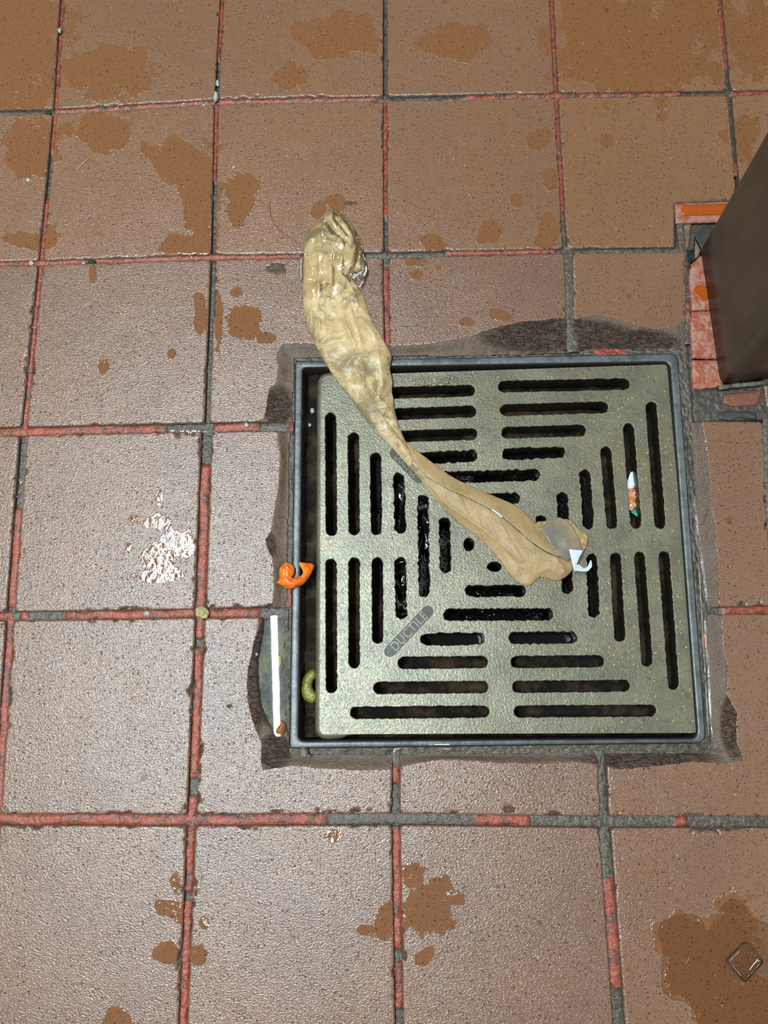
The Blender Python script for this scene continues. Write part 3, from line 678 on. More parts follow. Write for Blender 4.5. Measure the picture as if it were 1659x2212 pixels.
tag(bf, 'crumpled glossy black plastic film added for glints in the pit under the grate slots', 'plastic scrap')
qq = rounded_quad([(cxy[0] - .09, cxy[1] + .09), (cxy[0] + .09, cxy[1] + .09), (cxy[0] + .09, cxy[1] - .09), (cxy[0] - .09, cxy[1] - .09)], .06)
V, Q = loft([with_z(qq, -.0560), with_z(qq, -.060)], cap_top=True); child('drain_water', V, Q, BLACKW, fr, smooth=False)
# gunk shelf seen in the open gap left of the grate
sheet('gap_ledge', [(648, 800), (700, 800), (700, 1590), (640, 1596)], lambda px, py, e: -.0200 + .003 * fbm(px / 14, py / 40, 4, 5), BASIN, fr, 6, attrs={'deep': lambda px, py, e: sstep(1400, 1600, py) * .45 + .1 * fbm(px / 40, py / 90, 2, 3)})

# ------------------------------------------------------------------ grate
ZG = -.0070
gr = empty('drain_grate', at(1090, 1190, ZG), label='worn cast iron drain grate with slots in four directions, lying inside the dark frame', cat='drain grate')
gout = rounded_quad([at(*p, ZG) for p in [(695, 812), (1441, 787), (1509, 1583), (691, 1586)]], [.007, .004, .005, .005], step=.006)
SL = []
def slot(x0, y0, x1, y1, w=13.0): SL.append((x0, y0, x1, y1, w))
for s in [(757, 851, 1027, 843), (1075, 835, 1362, 829), (806, 896, 1030, 888), (1079, 886, 1315, 879), (850, 943, 1032, 937), (1082, 935, 1267, 929), (900, 990, 1033, 984), (1083, 981, 1222, 976), (950, 1032, 1168, 1025), (1000, 1080, 1125, 1076)]:
    slot(s[0] + (13 if 0 else 0), s[1], s[2], s[3], 13.5)
for s in [(714, 890, 716, 1158), (763, 933, 765, 1157), (811, 977, 813, 1156), (861, 1020, 865, 1153), (914, 1067, 916, 1291), (960, 1116, 963, 1239), (715, 1206, 716, 1498), (765, 1203, 765, 1444), (815, 1203, 816, 1391), (865, 1203, 867, 1338),
          (1406, 866, 1427, 1143), (1357, 913, 1375, 1143), (1308, 963, 1323, 1143), (1263, 1013, 1272, 1144), (1214, 1061, 1227, 1284), (1168, 1112, 1176, 1232), (1434, 1190, 1456, 1491), (1381, 1191, 1399, 1441), (1329, 1193, 1340, 1387), (1278, 1195, 1284, 1335)]:
    slot(*s, 13.0)
for s in [(1004, 1277, 1137, 1276), (957, 1328, 1196, 1327), (907, 1381, 1049, 1379), (1098, 1378, 1248, 1377), (858, 1432, 1055, 1430), (1102, 1430, 1306, 1428), (805, 1486, 1056, 1484), (1105, 1484, 1362, 1481), (755, 1540, 1058, 1537), (1109, 1537, 1419, 1535)]:
    slot(*s, 14.0)
def stadium(x0, y0, x1, y1, w, step=3.0, wave=1.0, seed=0, inset=True):
    a, b = np.array([x0, y0], float), np.array([x1, y1], float); t = (b - a) / np.linalg.norm(b - a)
    if inset: a = a + t * w; b = b - t * w
    n = np.array([-t[1], t[0]]); out = []; L = np.linalg.norm(b - a); k = max(2, int(L / step))
    for i in range(k): out.append(a + n * w + (b - a) * i / k)
    th0 = math.atan2(n[1], n[0])
    for i in range(10): th = th0 - math.pi * i / 10; out.append(b + w * np.array([math.cos(th), math.sin(th)]))
    for i in range(k): out.append(b - n * w + (a - b) * i / k)
    for i in range(10): th = th0 + math.pi - math.pi * i / 10; out.append(a + w * np.array([math.cos(th), math.sin(th)]))
    p = np.array(out); c = (a + b) / 2
    if wave:
        d = p - (a + np.outer(np.clip((p - a) @ t, 0, L), t)); d /= np.linalg.norm(d, axis=1)[:, None] + 1e-9
        p = p + d * (wave * perlin(p[:, 0] / 9, p[:, 1] / 9, seed))[:, None]
    return p
loops = []
for i, s in enumerate(SL):
    inner = 2.8 if (830 < (s[0] + s[2]) / 2 < 1290 and 960 < (s[1] + s[3]) / 2 < 1400) else 1.5
    loops.append((stadium(*s, wave=inner, seed=i), True))
for cx, cy, rx, ry in [(1013, 1176, 13, 15.5), (1068, 1224, 17, 12), (1120, 1176, 12, 14), (1066, 1126, 15, 12)]:
    th = np.linspace(0, -2 * math.pi, 22, endpoint=False); p = np.stack([cx + rx * np.cos(th), cy + ry * np.sin(th)], 1)
    loops.append((p + 1.2 * np.stack([perlin(p[:, 0] / 6, p[:, 1] / 6, 3), perlin(p[:, 0] / 6, p[:, 1] / 6, 5)], 1), True))
PADS = [(842.5, 1407, 924, 1320.5), (854, 979, 905, 1031)]
for p in PADS: loops.append((stadium(*p, 12.2, 3, 0, inset=False), False))
VV, FF = [], []
caps = [with_z(gout, ZG)]
for lp, thru in loops: caps.append(at(lp[:, 0], lp[:, 1], ZG))
# cap: outline with all openings cut out
polys = [[Vector(v) for v in c] for c in caps]; tris = tessellate_polygon(polys)
VV = list(np.vstack(caps)); base_idx = np.cumsum([0] + [len(c) for c in caps])
for t in tris:
    a, b, c = VV[t[0]], VV[t[1]], VV[t[2]]
    FF.append(t if np.cross(b - a, c - a)[2] > 0 else t[::-1])
ncap = len(FF)
def add_wall(start, n, L2, rings_):
    global VV, FF
    prev = list(range(start, start + n)); area = np.sum(L2[:, 0] * np.roll(L2[:, 1], -1) - np.roll(L2[:, 0], -1) * L2[:, 1])
    for r_ in rings_:
        s = len(VV); VV.extend(list(r_)); cur = list(range(s, s + n))
        for i in range(n):
            j = (i + 1) % n; f = (prev[i], cur[i], cur[j], prev[j]); FF.append(f)
        prev = cur
    return prev
dirx = (gout - gout.mean(0)); left = sstep(.120, .135, -(dirx @ np.array([math.cos(YAW * 0 + .0), 0.0])))
lf = .10 + .90 * left
add_wall(0, len(gout), gout, [with_z(offset_loop(gout, .0014 * lf), ZG - .0004), with_z(offset_loop(gout, .0028 * lf), ZG - .0014), with_z(offset_loop(gout, .0040 * lf), ZG - .0034), with_z(offset_loop(gout, .0046 * lf), ZG - .0065), with_z(offset_loop(gout, .0048 * lf), ZG - .020)])
pad_floor = []; slot_start = len(VV)
for k_, (lp, thru) in enumerate(loops):
    c = caps[k_ + 1]; L2 = c[:, :2]; s0 = int(base_idx[k_ + 1])
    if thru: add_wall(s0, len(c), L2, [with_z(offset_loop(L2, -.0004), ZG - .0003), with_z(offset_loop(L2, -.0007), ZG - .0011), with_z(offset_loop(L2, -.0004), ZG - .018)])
    else:
        add_wall(s0, len(c), L2, [with_z(offset_loop(L2, -.0003), ZG - .0008)]); pad_floor.append(with_z(offset_loop(L2, -.0003), ZG - .0008))
VV = np.array(VV)
me = bpy.data.meshes.new('plate'); org = np.array(gr.location); me.from_pydata([tuple(v - org) for v in VV], [], [tuple(int(i) for i in f) for f in FF]); me.update()
import bmesh
bm = bmesh.new(); bm.from_mesh(me); bmesh.ops.recalc_face_normals(bm, faces=bm.faces); bm.to_mesh(me); bm.free()
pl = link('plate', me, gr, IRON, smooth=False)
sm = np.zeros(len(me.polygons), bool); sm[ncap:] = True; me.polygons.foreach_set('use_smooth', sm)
# cap triangles are few and long: keep the attributes that vary over the plate in a fine overlay of their own vertices
gpx, gpy = topx(VV)
set_attr(me, 'gold', np.clip(sstep(1200, 1330, gpx) + sstep(850, 800, gpy), 0, 1)); 
set_attr(me, 'wet', np.full(len(VV), -1.0)); set_attr(me, 'wall_shade', np.where(np.arange(len(VV)) >= slot_start, np.where(VV[:, 2] < ZG - .0008, 1.0, .15), np.where(VV[:, 2] < ZG - .012, .9, np.where((gpx < 700) & (VV[:, 2] < ZG - .002), .30, 0))))  # slot walls and lower sides coloured near black for the shade there
PADM = simple('recessed_iron', (.045, .043, .032), .42, .1, 200, (.035, .034, .026), .5, .0005)
for pf in pad_floor:
    pads_ = globals().setdefault('pads_', []); pads_.append(child('marking_pad', pf, [tuple(range(len(pf)))], PADM, gr, smooth=False))
LETM = simple('raised_iron', (.19, .18, .135), .4, .2, 300, (.12, .12, .09), .3, .0004)
def raised_text(body, p0, p1, pad, size_px):
    cu = bpy.data.curves.new('lettering', 'FONT'); cu.body = body; cu.size = 1; cu.extrude = .05; cu.bevel_depth = .012; cu.align_x = 'CENTER'; cu.align_y = 'CENTER'; cu.space_character = 1.06
    tmp = bpy.data.objects.new('tmp', cu); COL.objects.link(tmp); dg = bpy.context.evaluated_depsgraph_get(); me2 = bpy.data.meshes.new_from_object(tmp.evaluated_get(dg)); bpy.data.objects.remove(tmp)
    co = np.array([v.co[:] for v in me2.vertices]); W, H = np.ptp(co[:, 0]), np.ptp(co[:, 1]); c = (co.max(0) + co.min(0)) / 2
    a, b = at(*p0, ZG), at(*p1, ZG); m_ = (a + b) / 2; ux = (b - a)[:2]; L = np.linalg.norm(ux); ux /= L; uy = np.array([-ux[1], ux[0]])
    hgt = size_px / 2600; sx_ = (L * 1.02) / W; sy_ = hgt / H
    P = m_[:2] + np.outer((co[:, 0] - c[0]) * sx_, ux) + np.outer((co[:, 1] - c[1]) * sy_, uy)
    zz = ZG - .0008 + np.where(co[:, 2] > 0, .0007, 0)
    me2.vertices.foreach_set('co', np.column_stack([P, zz]).astype('f').ravel() - np.tile(np.array(gr.location), len(co)).astype('f'))
    me2.name = 'lettering'; o = link('lettering', me2, pad, LETM, smooth=False); o.location = -pad.location
    o['label'] = 'raised capital letters reading ' + body
    return o
raised_text('DUCTILE', (849, 1400), (918, 1327), pads_[0], 20)
raised_text('DUCTILE', (858, 983), (901, 1027), pads_[1], 19)
# a wet patch and a dirty corner on the plate
sheet('water_film', [(886, 822), (905, 812), (935, 812), (985, 810), (992, 818), (975, 832), (920, 836), (896, 834)], lambda px, py, e: ZG + .0002 + .0003 * sstep(0, 8, e), water_material('film_water', bstr=.9, ior=1.5, spec=2.2, bscale=420), gr, 3, 1.5, 1)

# ------------------------------------------------------------------ standing water
def meniscus(z, up=.0014, w_=4.0, wave=.0): return lambda px, py, e: z + up * np.exp(-e / w_) + wave * perlin(px / 20, py / 20, 3)
wp = sheet('water', [(1476, 925), (1494, 930), (1500, 1010), (1501, 1060), (1506, 1110), (1512, 1150), (1516, 1190), (1523, 1230), (1530, 1290), (1537, 1308), (1556, 1318), (1540, 1328), (1527, 1334), (1530, 1400), (1535, 1440), (1537, 1500), (1541, 1560), (1545, 1590), (1553, 1622), (1530, 1624),
                      (1300, 1622), (1150, 1620), (960, 1618), (875, 1619), (860, 1625), (853, 1636), (845, 1634), (780, 1631), (700, 1625), (696, 1608), (1524, 1598), (1500, 1190)], meniscus(-.0042, .0016, 6.0), WATER, None, 2.2, 0, 2, seed=4)
wp.name = 'water_strip'; tag(wp, 'thin strip of water standing in the gap along the right and bottom sides of the drain frame', 'water')
pool = empty('water_pool', at(592, 1460, -.003), label='long murky pool of water in the broken tile hole left of the drain frame', cat='water')
MURK = simple('murky_sediment', (.050, .064, .055), .6, 0, 55, (.150, .142, .080), .3, .001, .40, .62)
sheet('sediment', POOL, lambda px, py, e: -.0062 + .0008 * fbm(px / 14, py / 14, 3, 2), MURK, pool, 4, 0, 1)
sheet('surface', POOL, lambda px, py, e: -.0030 + 0 * px , WATER2, pool, 2.0, .8, 0)
sheet('yolk_blob', [(596, 1418), (606, 1416), (608, 1430), (604, 1442), (597, 1440), (594, 1428)], lambda px, py, e: -.0052 + .0008 * sstep(0, 5, e), simple('yellow_food', (.52, .40, .08), .5), pool, 2, .5, 1)

def wet_line(pts, w_mm, seed, label, h=.00038, z=-.0024, gaps=.25):
    line = smooth_line(pts, 1, False); line = densify(line, 1.6, False)
    line = line + np.stack([0 * line[:, 0], 1.6 * perlin(line[:, 0] / 11, line[:, 1] / 11, seed)], 1)
    W = np.array([at(a, b, z) for a, b in line]); t = np.gradient(W[:, :2], axis=0); t /= np.linalg.norm(t, axis=1)[:, None]; n = np.stack([-t[:, 1], t[:, 0]], 1)
    ww = 1.7 * w_mm / 1000 * np.clip(.75 + .6 * fbm(line[:, 0] / 16, line[:, 1] / 16, 2, seed + 1), .12, 1.5); ww[0] = ww[-1] = .0001
    s = np.linspace(-1, 1, 9); X = W[:, None, :2] + n[:, None] * (ww[:, None] * s[None])[..., None]
    zz = z + h * np.sqrt(np.clip(1 - s ** 2, 0, 1))[None] * np.minimum(1, ww / .001)[:, None]
    V = np.concatenate([X, zz[..., None]], -1).reshape(-1, 3); Q = grid_quads(len(line), 9)
    a, b, c_ = V[Q[:, 0]], V[Q[:, 1]], V[Q[:, 2]]
    if np.mean(np.cross(b - a, c_ - a)[:, 2]) < 0: Q = Q[:, ::-1]
    o = child('water_bead', V, Q, WATER, None); return tag(o, label, 'water', 'water beads lying in the tile joints')
wet_line([(124, 237), (180, 232), (250, 228), (330, 224), (400, 221), (462, 217)], 1.7, 3, 'bright bead of water in the top horizontal joint, left of the white grease blob')
wet_line([(472, 216), (540, 215), (600, 211), (660, 209), (735, 207)], 1.8, 5, 'bright bead of water in the top horizontal joint, right of the white grease blob')
wet_line([(838, 214), (900, 212), (1000, 209)], 1.6, 7, 'smooth bead of water in the top horizontal joint, at its middle crossing')
wet_line([(90, 564), (170, 562), (280, 558), (380, 554), (452, 552)], 1.5, 11, 'bead of water in the second horizontal joint, left of the long vertical joint')
wet_line([(466, 551), (540, 550), (600, 550), (652, 549)], 1.3, 13, 'bead of water in the second horizontal joint ending at the paper bag')
wet_line([(840, 548), (880, 547), (960, 545)], 1.5, 17, 'bead of water in the second horizontal joint right of the paper bag')
wet_line([(366, 927), (400, 929), (444, 928), (452, 934)], 2.6, 19, 'dark bead of water in the joint crossing left of the drain corner', h=.00045)
wet_line([(450, 934), (452, 970), (449, 1004)], 3.2, 21, 'upright bead of water in the vertical joint left of the drain', h=.00045)
wet_line([(47, 940), (44, 975), (40, 1040), (38, 1075)], 2.0, 23, 'upright bead of water in the leftmost full vertical joint')

# big flat puddle with the ice cube
pud = sheet('water_puddle', [(1419, 2018), (1428, 1990), (1450, 1980), (1490, 1972), (1518, 1986), (1528, 2020), (1540, 1992), (1556, 1958), (1580, 1940), (1604, 1948), (1618, 1975), (1640, 1990), (1700, 2000), (1900, 2040), (1900, 2300), (1508, 2300), (1506, 2205), (1497, 2182), (1484, 2168), (1468, 2160), (1455, 2163), (1440, 2150), (1430, 2140), (1428, 2090), (1432, 2050)], lambda px, py, e: .0001 + .0011 * np.sqrt(np.clip(1 - (1 - np.clip(e / 7, 0, 1)) ** 2, 0, 1)), water_material('puddle_water', (.92, .88, .84), .01, 1.33, .9, 20), None, 4, 1.5, 1)
tag(pud, 'wide shallow clear puddle on the tile in the lower right corner', 'water')
ICE = water_material('ice', (.96, .95, .94), .02, 1.45, 1.5, 80)
def ice_cube():
    cs = [at(*p, .004)[:2] for p in [(1568, 2079), (1612, 2036), (1650, 2076), (1607, 2123)]]
    root = empty('ice_cube', (*np.mean(cs, 0), 0.001), label='small melting clear ice cube lying in the lower right puddle', cat='ice cube')
    base = rounded_quad(cs, .003, 5, .06)
    rg = [with_z(offset_loop(base, -.003), .0012), with_z(offset_loop(base, .0002), .0016), with_z(offset_loop(base, .0006), .0035), with_z(offset_loop(base, 0), .0058), with_z(offset_loop(base, -.0012), .0072), with_z(offset_loop(base, -.0028), .0078)]
    V, Q = loft(rg[::-1], True, True); o = child('cube', V, Q, ICE, root); return root
ice_cube()

# ------------------------------------------------------------------ crumpled brown paper bag
bag = empty('paper_bag', at(830, 860, 0), label='crumpled twisted brown paper bag lying across the drain grate and tiles', cat='paper bag')
def ground(px, py):
    """lowest height the bag can have: tile on the upper left, then over the frame to the grate"""
    return np.where(py < 900, .0006 + (ZG + .0016 - .0006) * sstep(745, 905, py), ZG + .0016)
def creases(px, py, L):
    h = 0
    for pts, amp, w_, kind in L:
        d, s = seg_dist(px, py, pts)
        if kind == 'r': h = h + amp * np.exp(-d / w_)
        else: h = h + amp * np.exp(-d / w_) * np.where(s > 0, 1, 0)
    return h * .001
UP = [(715, 449), (738, 462), (757, 480), (768, 505), (778, 535), (786, 558), (791, 582), (780, 584), (762, 590), (757, 597), (768, 612), (780, 628), (789, 650), (797, 676), (808, 700), (822, 722), (834, 745), (838, 752), (847, 770), (844, 785), (842, 800), (849, 822), (846, 845), (850, 860), (852, 880), (856, 898),
      (862, 920), (872, 945), (884, 965), (897, 985), (910, 1008), (918, 1030), (905, 1030), (885, 1010), (862, 984), (838, 958), (812, 932), (788, 903), (768, 876), (748, 850), (728, 822), (708, 795), (690, 765), (676, 735), (664, 700), (656, 665), (653, 630), (655, 600), (657, 565), (656, 530), (659, 508), (675, 488), (694, 468)]
C_UP = [([(690, 500), (689, 560), (688, 620), (687, 660), (690, 700), (698, 740), (700, 780), (725, 815)], 1.8, 5, 'r'), ([(715, 452), (700, 470), (680, 488), (662, 508)], 2.4, 5, 'r'), ([(718, 452), (742, 474), (760, 500), (772, 530)], 2.2, 5, 'f'),
        ([(708, 478), (724, 500), (748, 520)], -3.0, 4, 'r'), ([(722, 470), (738, 488), (750, 505)], -2.6, 3, 'r'), ([(700, 485), (715, 505), (742, 512)], 1.6, 4, 'r'), ([(700, 517), (722, 522), (744, 528)], 1.5, 5, 'r'), ([(745, 515), (744, 545), (742, 570)], -1.6, 5, 'r'),
        ([(770, 528), (764, 550), (757, 575)], 2.2, 3, 'f'), ([(776, 530), (770, 560), (765, 582)], -1.8, 3, 'r'), ([(740, 570), (738, 590), (752, 602), (765, 630), (775, 660), (790, 672)], 2.4, 5, 'f'), ([(715, 575), (716, 612)], 1.5, 3, 'r'), ([(688, 610), (705, 606), (730, 612), (752, 632), (772, 650)], 1.8, 7, 'r'),
        ([(690, 645), (720, 640), (755, 655)], -1.6, 9, 'r'), ([(752, 640), (760, 680), (775, 720), (785, 760)], 1.4, 4, 'r'), ([(675, 660), (690, 690), (694, 730), (696, 760)], 1.6, 4, 'f'), ([(700, 715), (730, 722), (752, 715)], 1.6, 9, 'r'), ([(695, 745), (720, 735), (750, 738), (775, 750)], -1.4, 8, 'r'),
        ([(745, 700), (760, 730), (775, 770), (785, 800), (800, 835), (830, 872), (862, 905), (885, 950)], 2.6, 6, 'r'), ([(772, 760), (782, 800), (792, 850), (815, 885), (842, 918), (870, 950), (900, 990)], -2.2, 5, 'r'), ([(790, 850), (820, 890), (850, 930), (885, 975), (905, 1010)], 2.8, 5, 'f'),
        ([(800, 700), (815, 745), (822, 790), (828, 830)], 1.0, 4, 'r'), ([(660, 690), (676, 735), (700, 780), (735, 830), (780, 890), (830, 945)], 1.4, 6, 'r'), ([(785, 690), (810, 720)], 1.4, 4, 'f')]
def h_up(px, py, e):
    body = .0085 * (1 - np.exp(-e / 14.0)) * (.55 + .45 * sstep(1010, 760, py))
    c = .0019 * facets(px, py, 26, 44, 3) + .0009 * facets(px, py, 13, 19, 5) + .00012 * fbm(px / 7, py / 7, 2, 4)
    k_ = 1 - np.exp(-e / 7.0)
    return np.maximum(ground(px, py) + body + (c * 1.0 + creases(px, py, C_UP)) * k_, ground(px, py))
sheet('upper_body', UP, h_up, PAPER1, bag, 2.4, .8, 1, .00025, 3)
LO_A = [(876, 950), (895, 970), (925, 992), (960, 1020), (1000, 1043), (1045, 1062), (1088, 1080), (1120, 1094), (1138, 1112), (1160, 1132), (1178, 1142), (1215, 1160), (1236, 1185), (1240, 1222), (1234, 1236), (1218, 1250), (1200, 1255), (1182, 1248), (1166, 1245), (1152, 1260), (1140, 1266), (1124, 1260), (1108, 1248),
        (1095, 1232), (1080, 1208), (1062, 1188), (1040, 1166), (1012, 1144), (985, 1124), (958, 1098), (935, 1072), (915, 1045), (902, 1028), (890, 1008)]
C_LO = [([(900, 1010), (930, 1050), (965, 1090), (1010, 1120), (1060, 1155), (1100, 1190), (1125, 1210)], 1.8, 6, 'r'), ([(985, 1060), (1000, 1085), (1010, 1105)], 1.3, 4, 'f'), ([(1090, 1140), (1105, 1170), (1125, 1200)], 1.0, 4, 'f'), ([(1200, 1205), (1215, 1225), (1222, 1240)], 2.0, 4, 'r'), ([(1140, 1264), (1165, 1238), (1185, 1228), (1215, 1240)], 1.2, 6, 'r'), ([(1080, 1170), (1105, 1205), (1130, 1240)], -1.2, 9, 'r')]
def h_lo(px, py, e):
    body = .0058 * (1 - np.exp(-e / 20.0)); k_ = 1 - np.exp(-e / 6.0)
    return np.maximum(ground(px, py) + body * (.6 + .4 * sstep(920, 1010, px)) + (creases(px, py, C_LO) + .0010 * facets(px, py, 42, 36, 8) + .0004 * facets(px, py, 18, 18, 9)) * k_, ground(px, py) + .0002)
sheet('lower_body', LO_A, h_lo, PAPER2, bag, 2.6, 1.0, 1, .00025, 4)
LO_B = [(876, 950), (895, 970), (925, 992), (960, 1020), (1000, 1043), (1045, 1062), (1088, 1080), (1120, 1094), (1138, 1112), (1160, 1132), (1178, 1142), (1215, 1160), (1240, 1190), (1240, 1212), (1212, 1204), (1186, 1195), (1158, 1179), (1130, 1154), (1106, 1132), (1080, 1113), (1055, 1097), (1020, 1079), (975, 1059), (940, 1042), (915, 1024), (896, 1000)]
def h_b(px, py, e):
    oe = np.maximum(sd(px, py, LO_A), 0); sl = [(896, 1000), (940, 1042), (1020, 1079), (1080, 1113), (1130, 1154), (1186, 1195), (1240, 1212)]; d, _ = seg_dist(px, py, sl)
    return h_lo(px, py, oe) + .0003 + .0007 * np.exp(-d / 14.0)
sheet('lower_flap', LO_B, h_b, PAPER2, bag, 2.6, .5, 1, .00025, 5)
ends = sheet('torn_end', [(1150, 1128), (1192, 1124), (1223, 1121), (1236, 1124), (1246, 1140), (1262, 1150), (1271, 1162), (1268, 1180), (1256, 1196), (1243, 1212), (1215, 1208), (1185, 1180)], lambda px, py, e: ground(px, py) + .003 + .002 * fbm(px / 16, py / 16, 3, 5), PAPER2, bag, 2.6, 1.3, 1, .00025, 6)
flap = sheet('film_flap', [(1165, 1138), (1209, 1117), (1226, 1126), (1240, 1142), (1252, 1166), (1258, 1190), (1246, 1196), (1226, 1212), (1204, 1200), (1186, 1172)], lambda px, py, e: ground(px, py) + .0080 + .0009 * facets(px, py, 24, 24, 55), FILM_DULL, bag, 3, .3, 0, .00015, 7)
flap['label'] = 'dull translucent film flap'
lab = sheet('sticker', [(1229, 1186), (1260, 1189), (1252, 1204), (1246, 1219), (1262, 1232), (1240, 1234), (1236, 1216)], lambda px, py, e: ground(px, py) + .0125 - .00003 * (py - 1186), WHITE, bag, 2.5, 0, 0, .0002, 8)
lab['label'] = 'torn white sticker'
lab = sheet('sticker', [(1240, 1232), (1250, 1218), (1262, 1228), (1270, 1222), (1275, 1210), (1278, 1211), (1279, 1224), (1270, 1234), (1256, 1235)], lambda px, py, e: ground(px, py) + .0115 + .0003 * np.clip(px - 1262, 0, 20) * .6, WHITE, bag, 2.0, 0, 0, .0002, 8)
lab['label'] = 'curled tail of the white sticker'
def h_film(px, py, e):
    ee = np.maximum(sd(px, py, UP), 0)
    return np.maximum(h_up(px, py, ee), .0012 + .004 * (1 - np.exp(-e / 9))) + .0009 + .0011 * (1 + facets(px, py, 14, 20, 31)) * (1 - np.exp(-e / 6)) + .0012 * np.exp(-e / 3) + .0022 * facets(px, py, 9, 13, 41) * sstep(752, 768, px) * sstep(560, 580, py)
fo = sheet('plastic_film', [(716, 447), (742, 462), (762, 486), (774, 512), (784, 540), (792, 570), (793, 592), (786, 610), (778, 622), (770, 612), (760, 600), (748, 618), (730, 640), (706, 650), (690, 640), (672, 646), (660, 640), (653, 622), (650, 605), (650, 588), (652, 560), (654, 528), (658, 506), (676, 486), (694, 466)], h_film, FILM, bag, 2.4, .5, 1, 0, 9)
fo['label'] = 'clear glossy plastic window film'
slit = densify(smooth_line([(922, 1030), (940, 1042), (975, 1060), (1020, 1080), (1055, 1098), (1085, 1117), (1106, 1134), (1130, 1155), (1158, 1179), (1185, 1195), (1210, 1204)], 2, False), 3, False)
hs = h_lo(slit[:, 0], slit[:, 1], np.maximum(sd(slit[:, 0], slit[:, 1], LO_A), 0)) + .0009; P = np.array([at(a, b, z_) for (a, b), z_ in zip(slit, hs)])
V, Q = tube_mesh(P, .00015 + .0003 * sstep(960, 1110, slit[:, 0]) * sstep(1215, 1190, slit[:, 0]), 6); o_ = child('slit_shade_line', V, Q, simple('slit_shade', (.05, .045, .035), .2, 0, 300, (.15, .15, .14)), bag); o_['label'] = 'narrow dark line painted for the shade in the tear slit'  # dark tube drawn for the shade along the flap edge
# pale tubes on the film edges, highlights put into their colour
P = np.array([at(a, b, h_lo(np.array([a]), np.array([b]), np.array([30.]))[0] + .0022) for a, b in densify([(1062, 1100), (1074, 1108), (1086, 1118)], 2, False)]); V, Q = tube_mesh(P, np.r_[.0002, np.full(len(P) - 2, .0009), .0002]); BF_ = simple('film_highlight', (.7, .8, .88), .15); child('film_edge_glint', V, Q, BF_, bag)
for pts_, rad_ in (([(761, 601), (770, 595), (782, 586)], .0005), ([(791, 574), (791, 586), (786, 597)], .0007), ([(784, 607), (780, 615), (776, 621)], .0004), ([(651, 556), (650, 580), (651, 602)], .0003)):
    P = np.array([at(a, b, .0062 if a > 700 else .003) for a, b in densify(pts_, 2, False)]); V, Q = tube_mesh(P, np.r_[.0001, np.full(len(P) - 2, rad_), .0001]); child('film_edge_glint', V, Q, BF_, bag)

# ------------------------------------------------------------------ food scraps and litter
def pepper():
    root = empty('pepper_scrap', at(637, 1242, .001), label='curled orange pepper scrap draped over the left rim of the drain frame', cat='food scrap')
    out = [(594, 1258), (604, 1252), (602, 1230), (608, 1222), (618, 1211), (627, 1217), (635, 1223), (637, 1236), (630, 1249), (640, 1246), (652, 1243), (655, 1234), (647, 1222), (645, 1213), (654, 1215), (680, 1217), (676, 1233), (665, 1251), (654, 1264), (636, 1269), (627, 1274), (614, 1269), (603, 1262)]
    m = MT('orange_pepper'); e = m.attr('edge'); n = m.noise(160, 3)
    c = m.mix(m.ramp(n, .3, .7), (.80, .10, .008), (.85, .24, .015)); c = m.mix(m.math('MULTIPLY', m.ramp(e, .0, 1.0), m.ramp(m.noise(90, 2), .35, .6)), c, (.75, .48, .07))
    m.bsdf(Base_Color=c, Roughness=.14, Normal=m.bump(n, .5, .001), Subsurface_Weight=.15, Subsurface_Scale=.002)
    inner = [(627, 1217), (635, 1223), (637, 1236), (630, 1249), (652, 1243), (655, 1234), (647, 1222), (645, 1213)]
    def ed(px, py, e_): d, _ = seg_dist(px, py, inner); return np.exp(-d / 5.0)
    sheet('flesh', out, lambda px, py, e_: .0002 + .0055 * np.sqrt(np.clip(e_ / 10, 0, 1)) + .0007 * fbm(px / 6, py / 6, 3, 3) + .001 * sstep(612, 600, px), m.m, root, 1.8, .5, 1, .003, 5, {'edge': ed})
pepper()
pk = sheet('pickle_slice', [(680, 1444), (668, 1448), (655, 1462), (649, 1484), (651, 1502), (660, 1516), (680, 1522), (690, 1500), (676, 1490), (674, 1474), (686, 1460)], lambda px, py, e: -.0130 + .005 * np.sqrt(np.clip(e / 7, 0, 1)) + .0006 * fbm(px / 4, py / 4, 2, 3), simple('pickle_green', (.22, .22, .035), .22, 0, 120, (.12, .13, .02), .6, .001), None, 2, .8, 1, .003)
tag(pk, 'yellow green pickle slice wedged in the gap left of the grate', 'food scrap')
bp = sheet('brown_pebble', [(590, 1582), (596, 1568), (608, 1556), (618, 1560), (619, 1572), (614, 1586), (600, 1592)], lambda px, py, e: -.0052 + .0042 * np.sqrt(np.clip(e / 12, 0, 1)), simple('amber_stone', (.36, .15, .035), .25, 0, 120, (.22, .09, .03), .4), None, 2.2, .6, 1, .003)
tag(bp, 'amber brown food lump at the bottom end of the murky pool', 'food scrap')
CLEAR = water_material('clear_chunk', (.72, .70, .64), .9, 1.45, 2.0, 300)
cc = sheet('clear_chunk', [(642, 1620), (656, 1612), (666, 1618), (667, 1628), (674, 1630), (674, 1636), (650, 1640), (645, 1632)], lambda px, py, e: -.0040 + .006 * np.clip(e / 6, 0, 1) ** .6 + .0008 * fbm(px / 4, py / 4, 2, 2), simple('cloudy_clear', (.22, .19, .15), .12, 0, 200, (.42, .40, .36), .8, .002, Transmission_Weight=.35), None, 1.8, .8, 0, .003)
tag(cc, 'cloudy clear crushed chunk below the bottom left corner of the drain frame', 'debris')
cr = sheet('food_crumb', [(421, 1316), (432, 1308), (446, 1312), (453, 1322), (448, 1336), (436, 1338), (424, 1330)], lambda px, py, e: -.0006 + .005 * np.sqrt(np.clip(e / 13, 0, 1)) + .0012 * fbm(px / 5, py / 5, 3, 2), simple('pale_crumb', (.55, .48, .24), .4, 0, 220, (.35, .26, .10), .9, .0015), None, 1.8, 1.5, 0, .003)
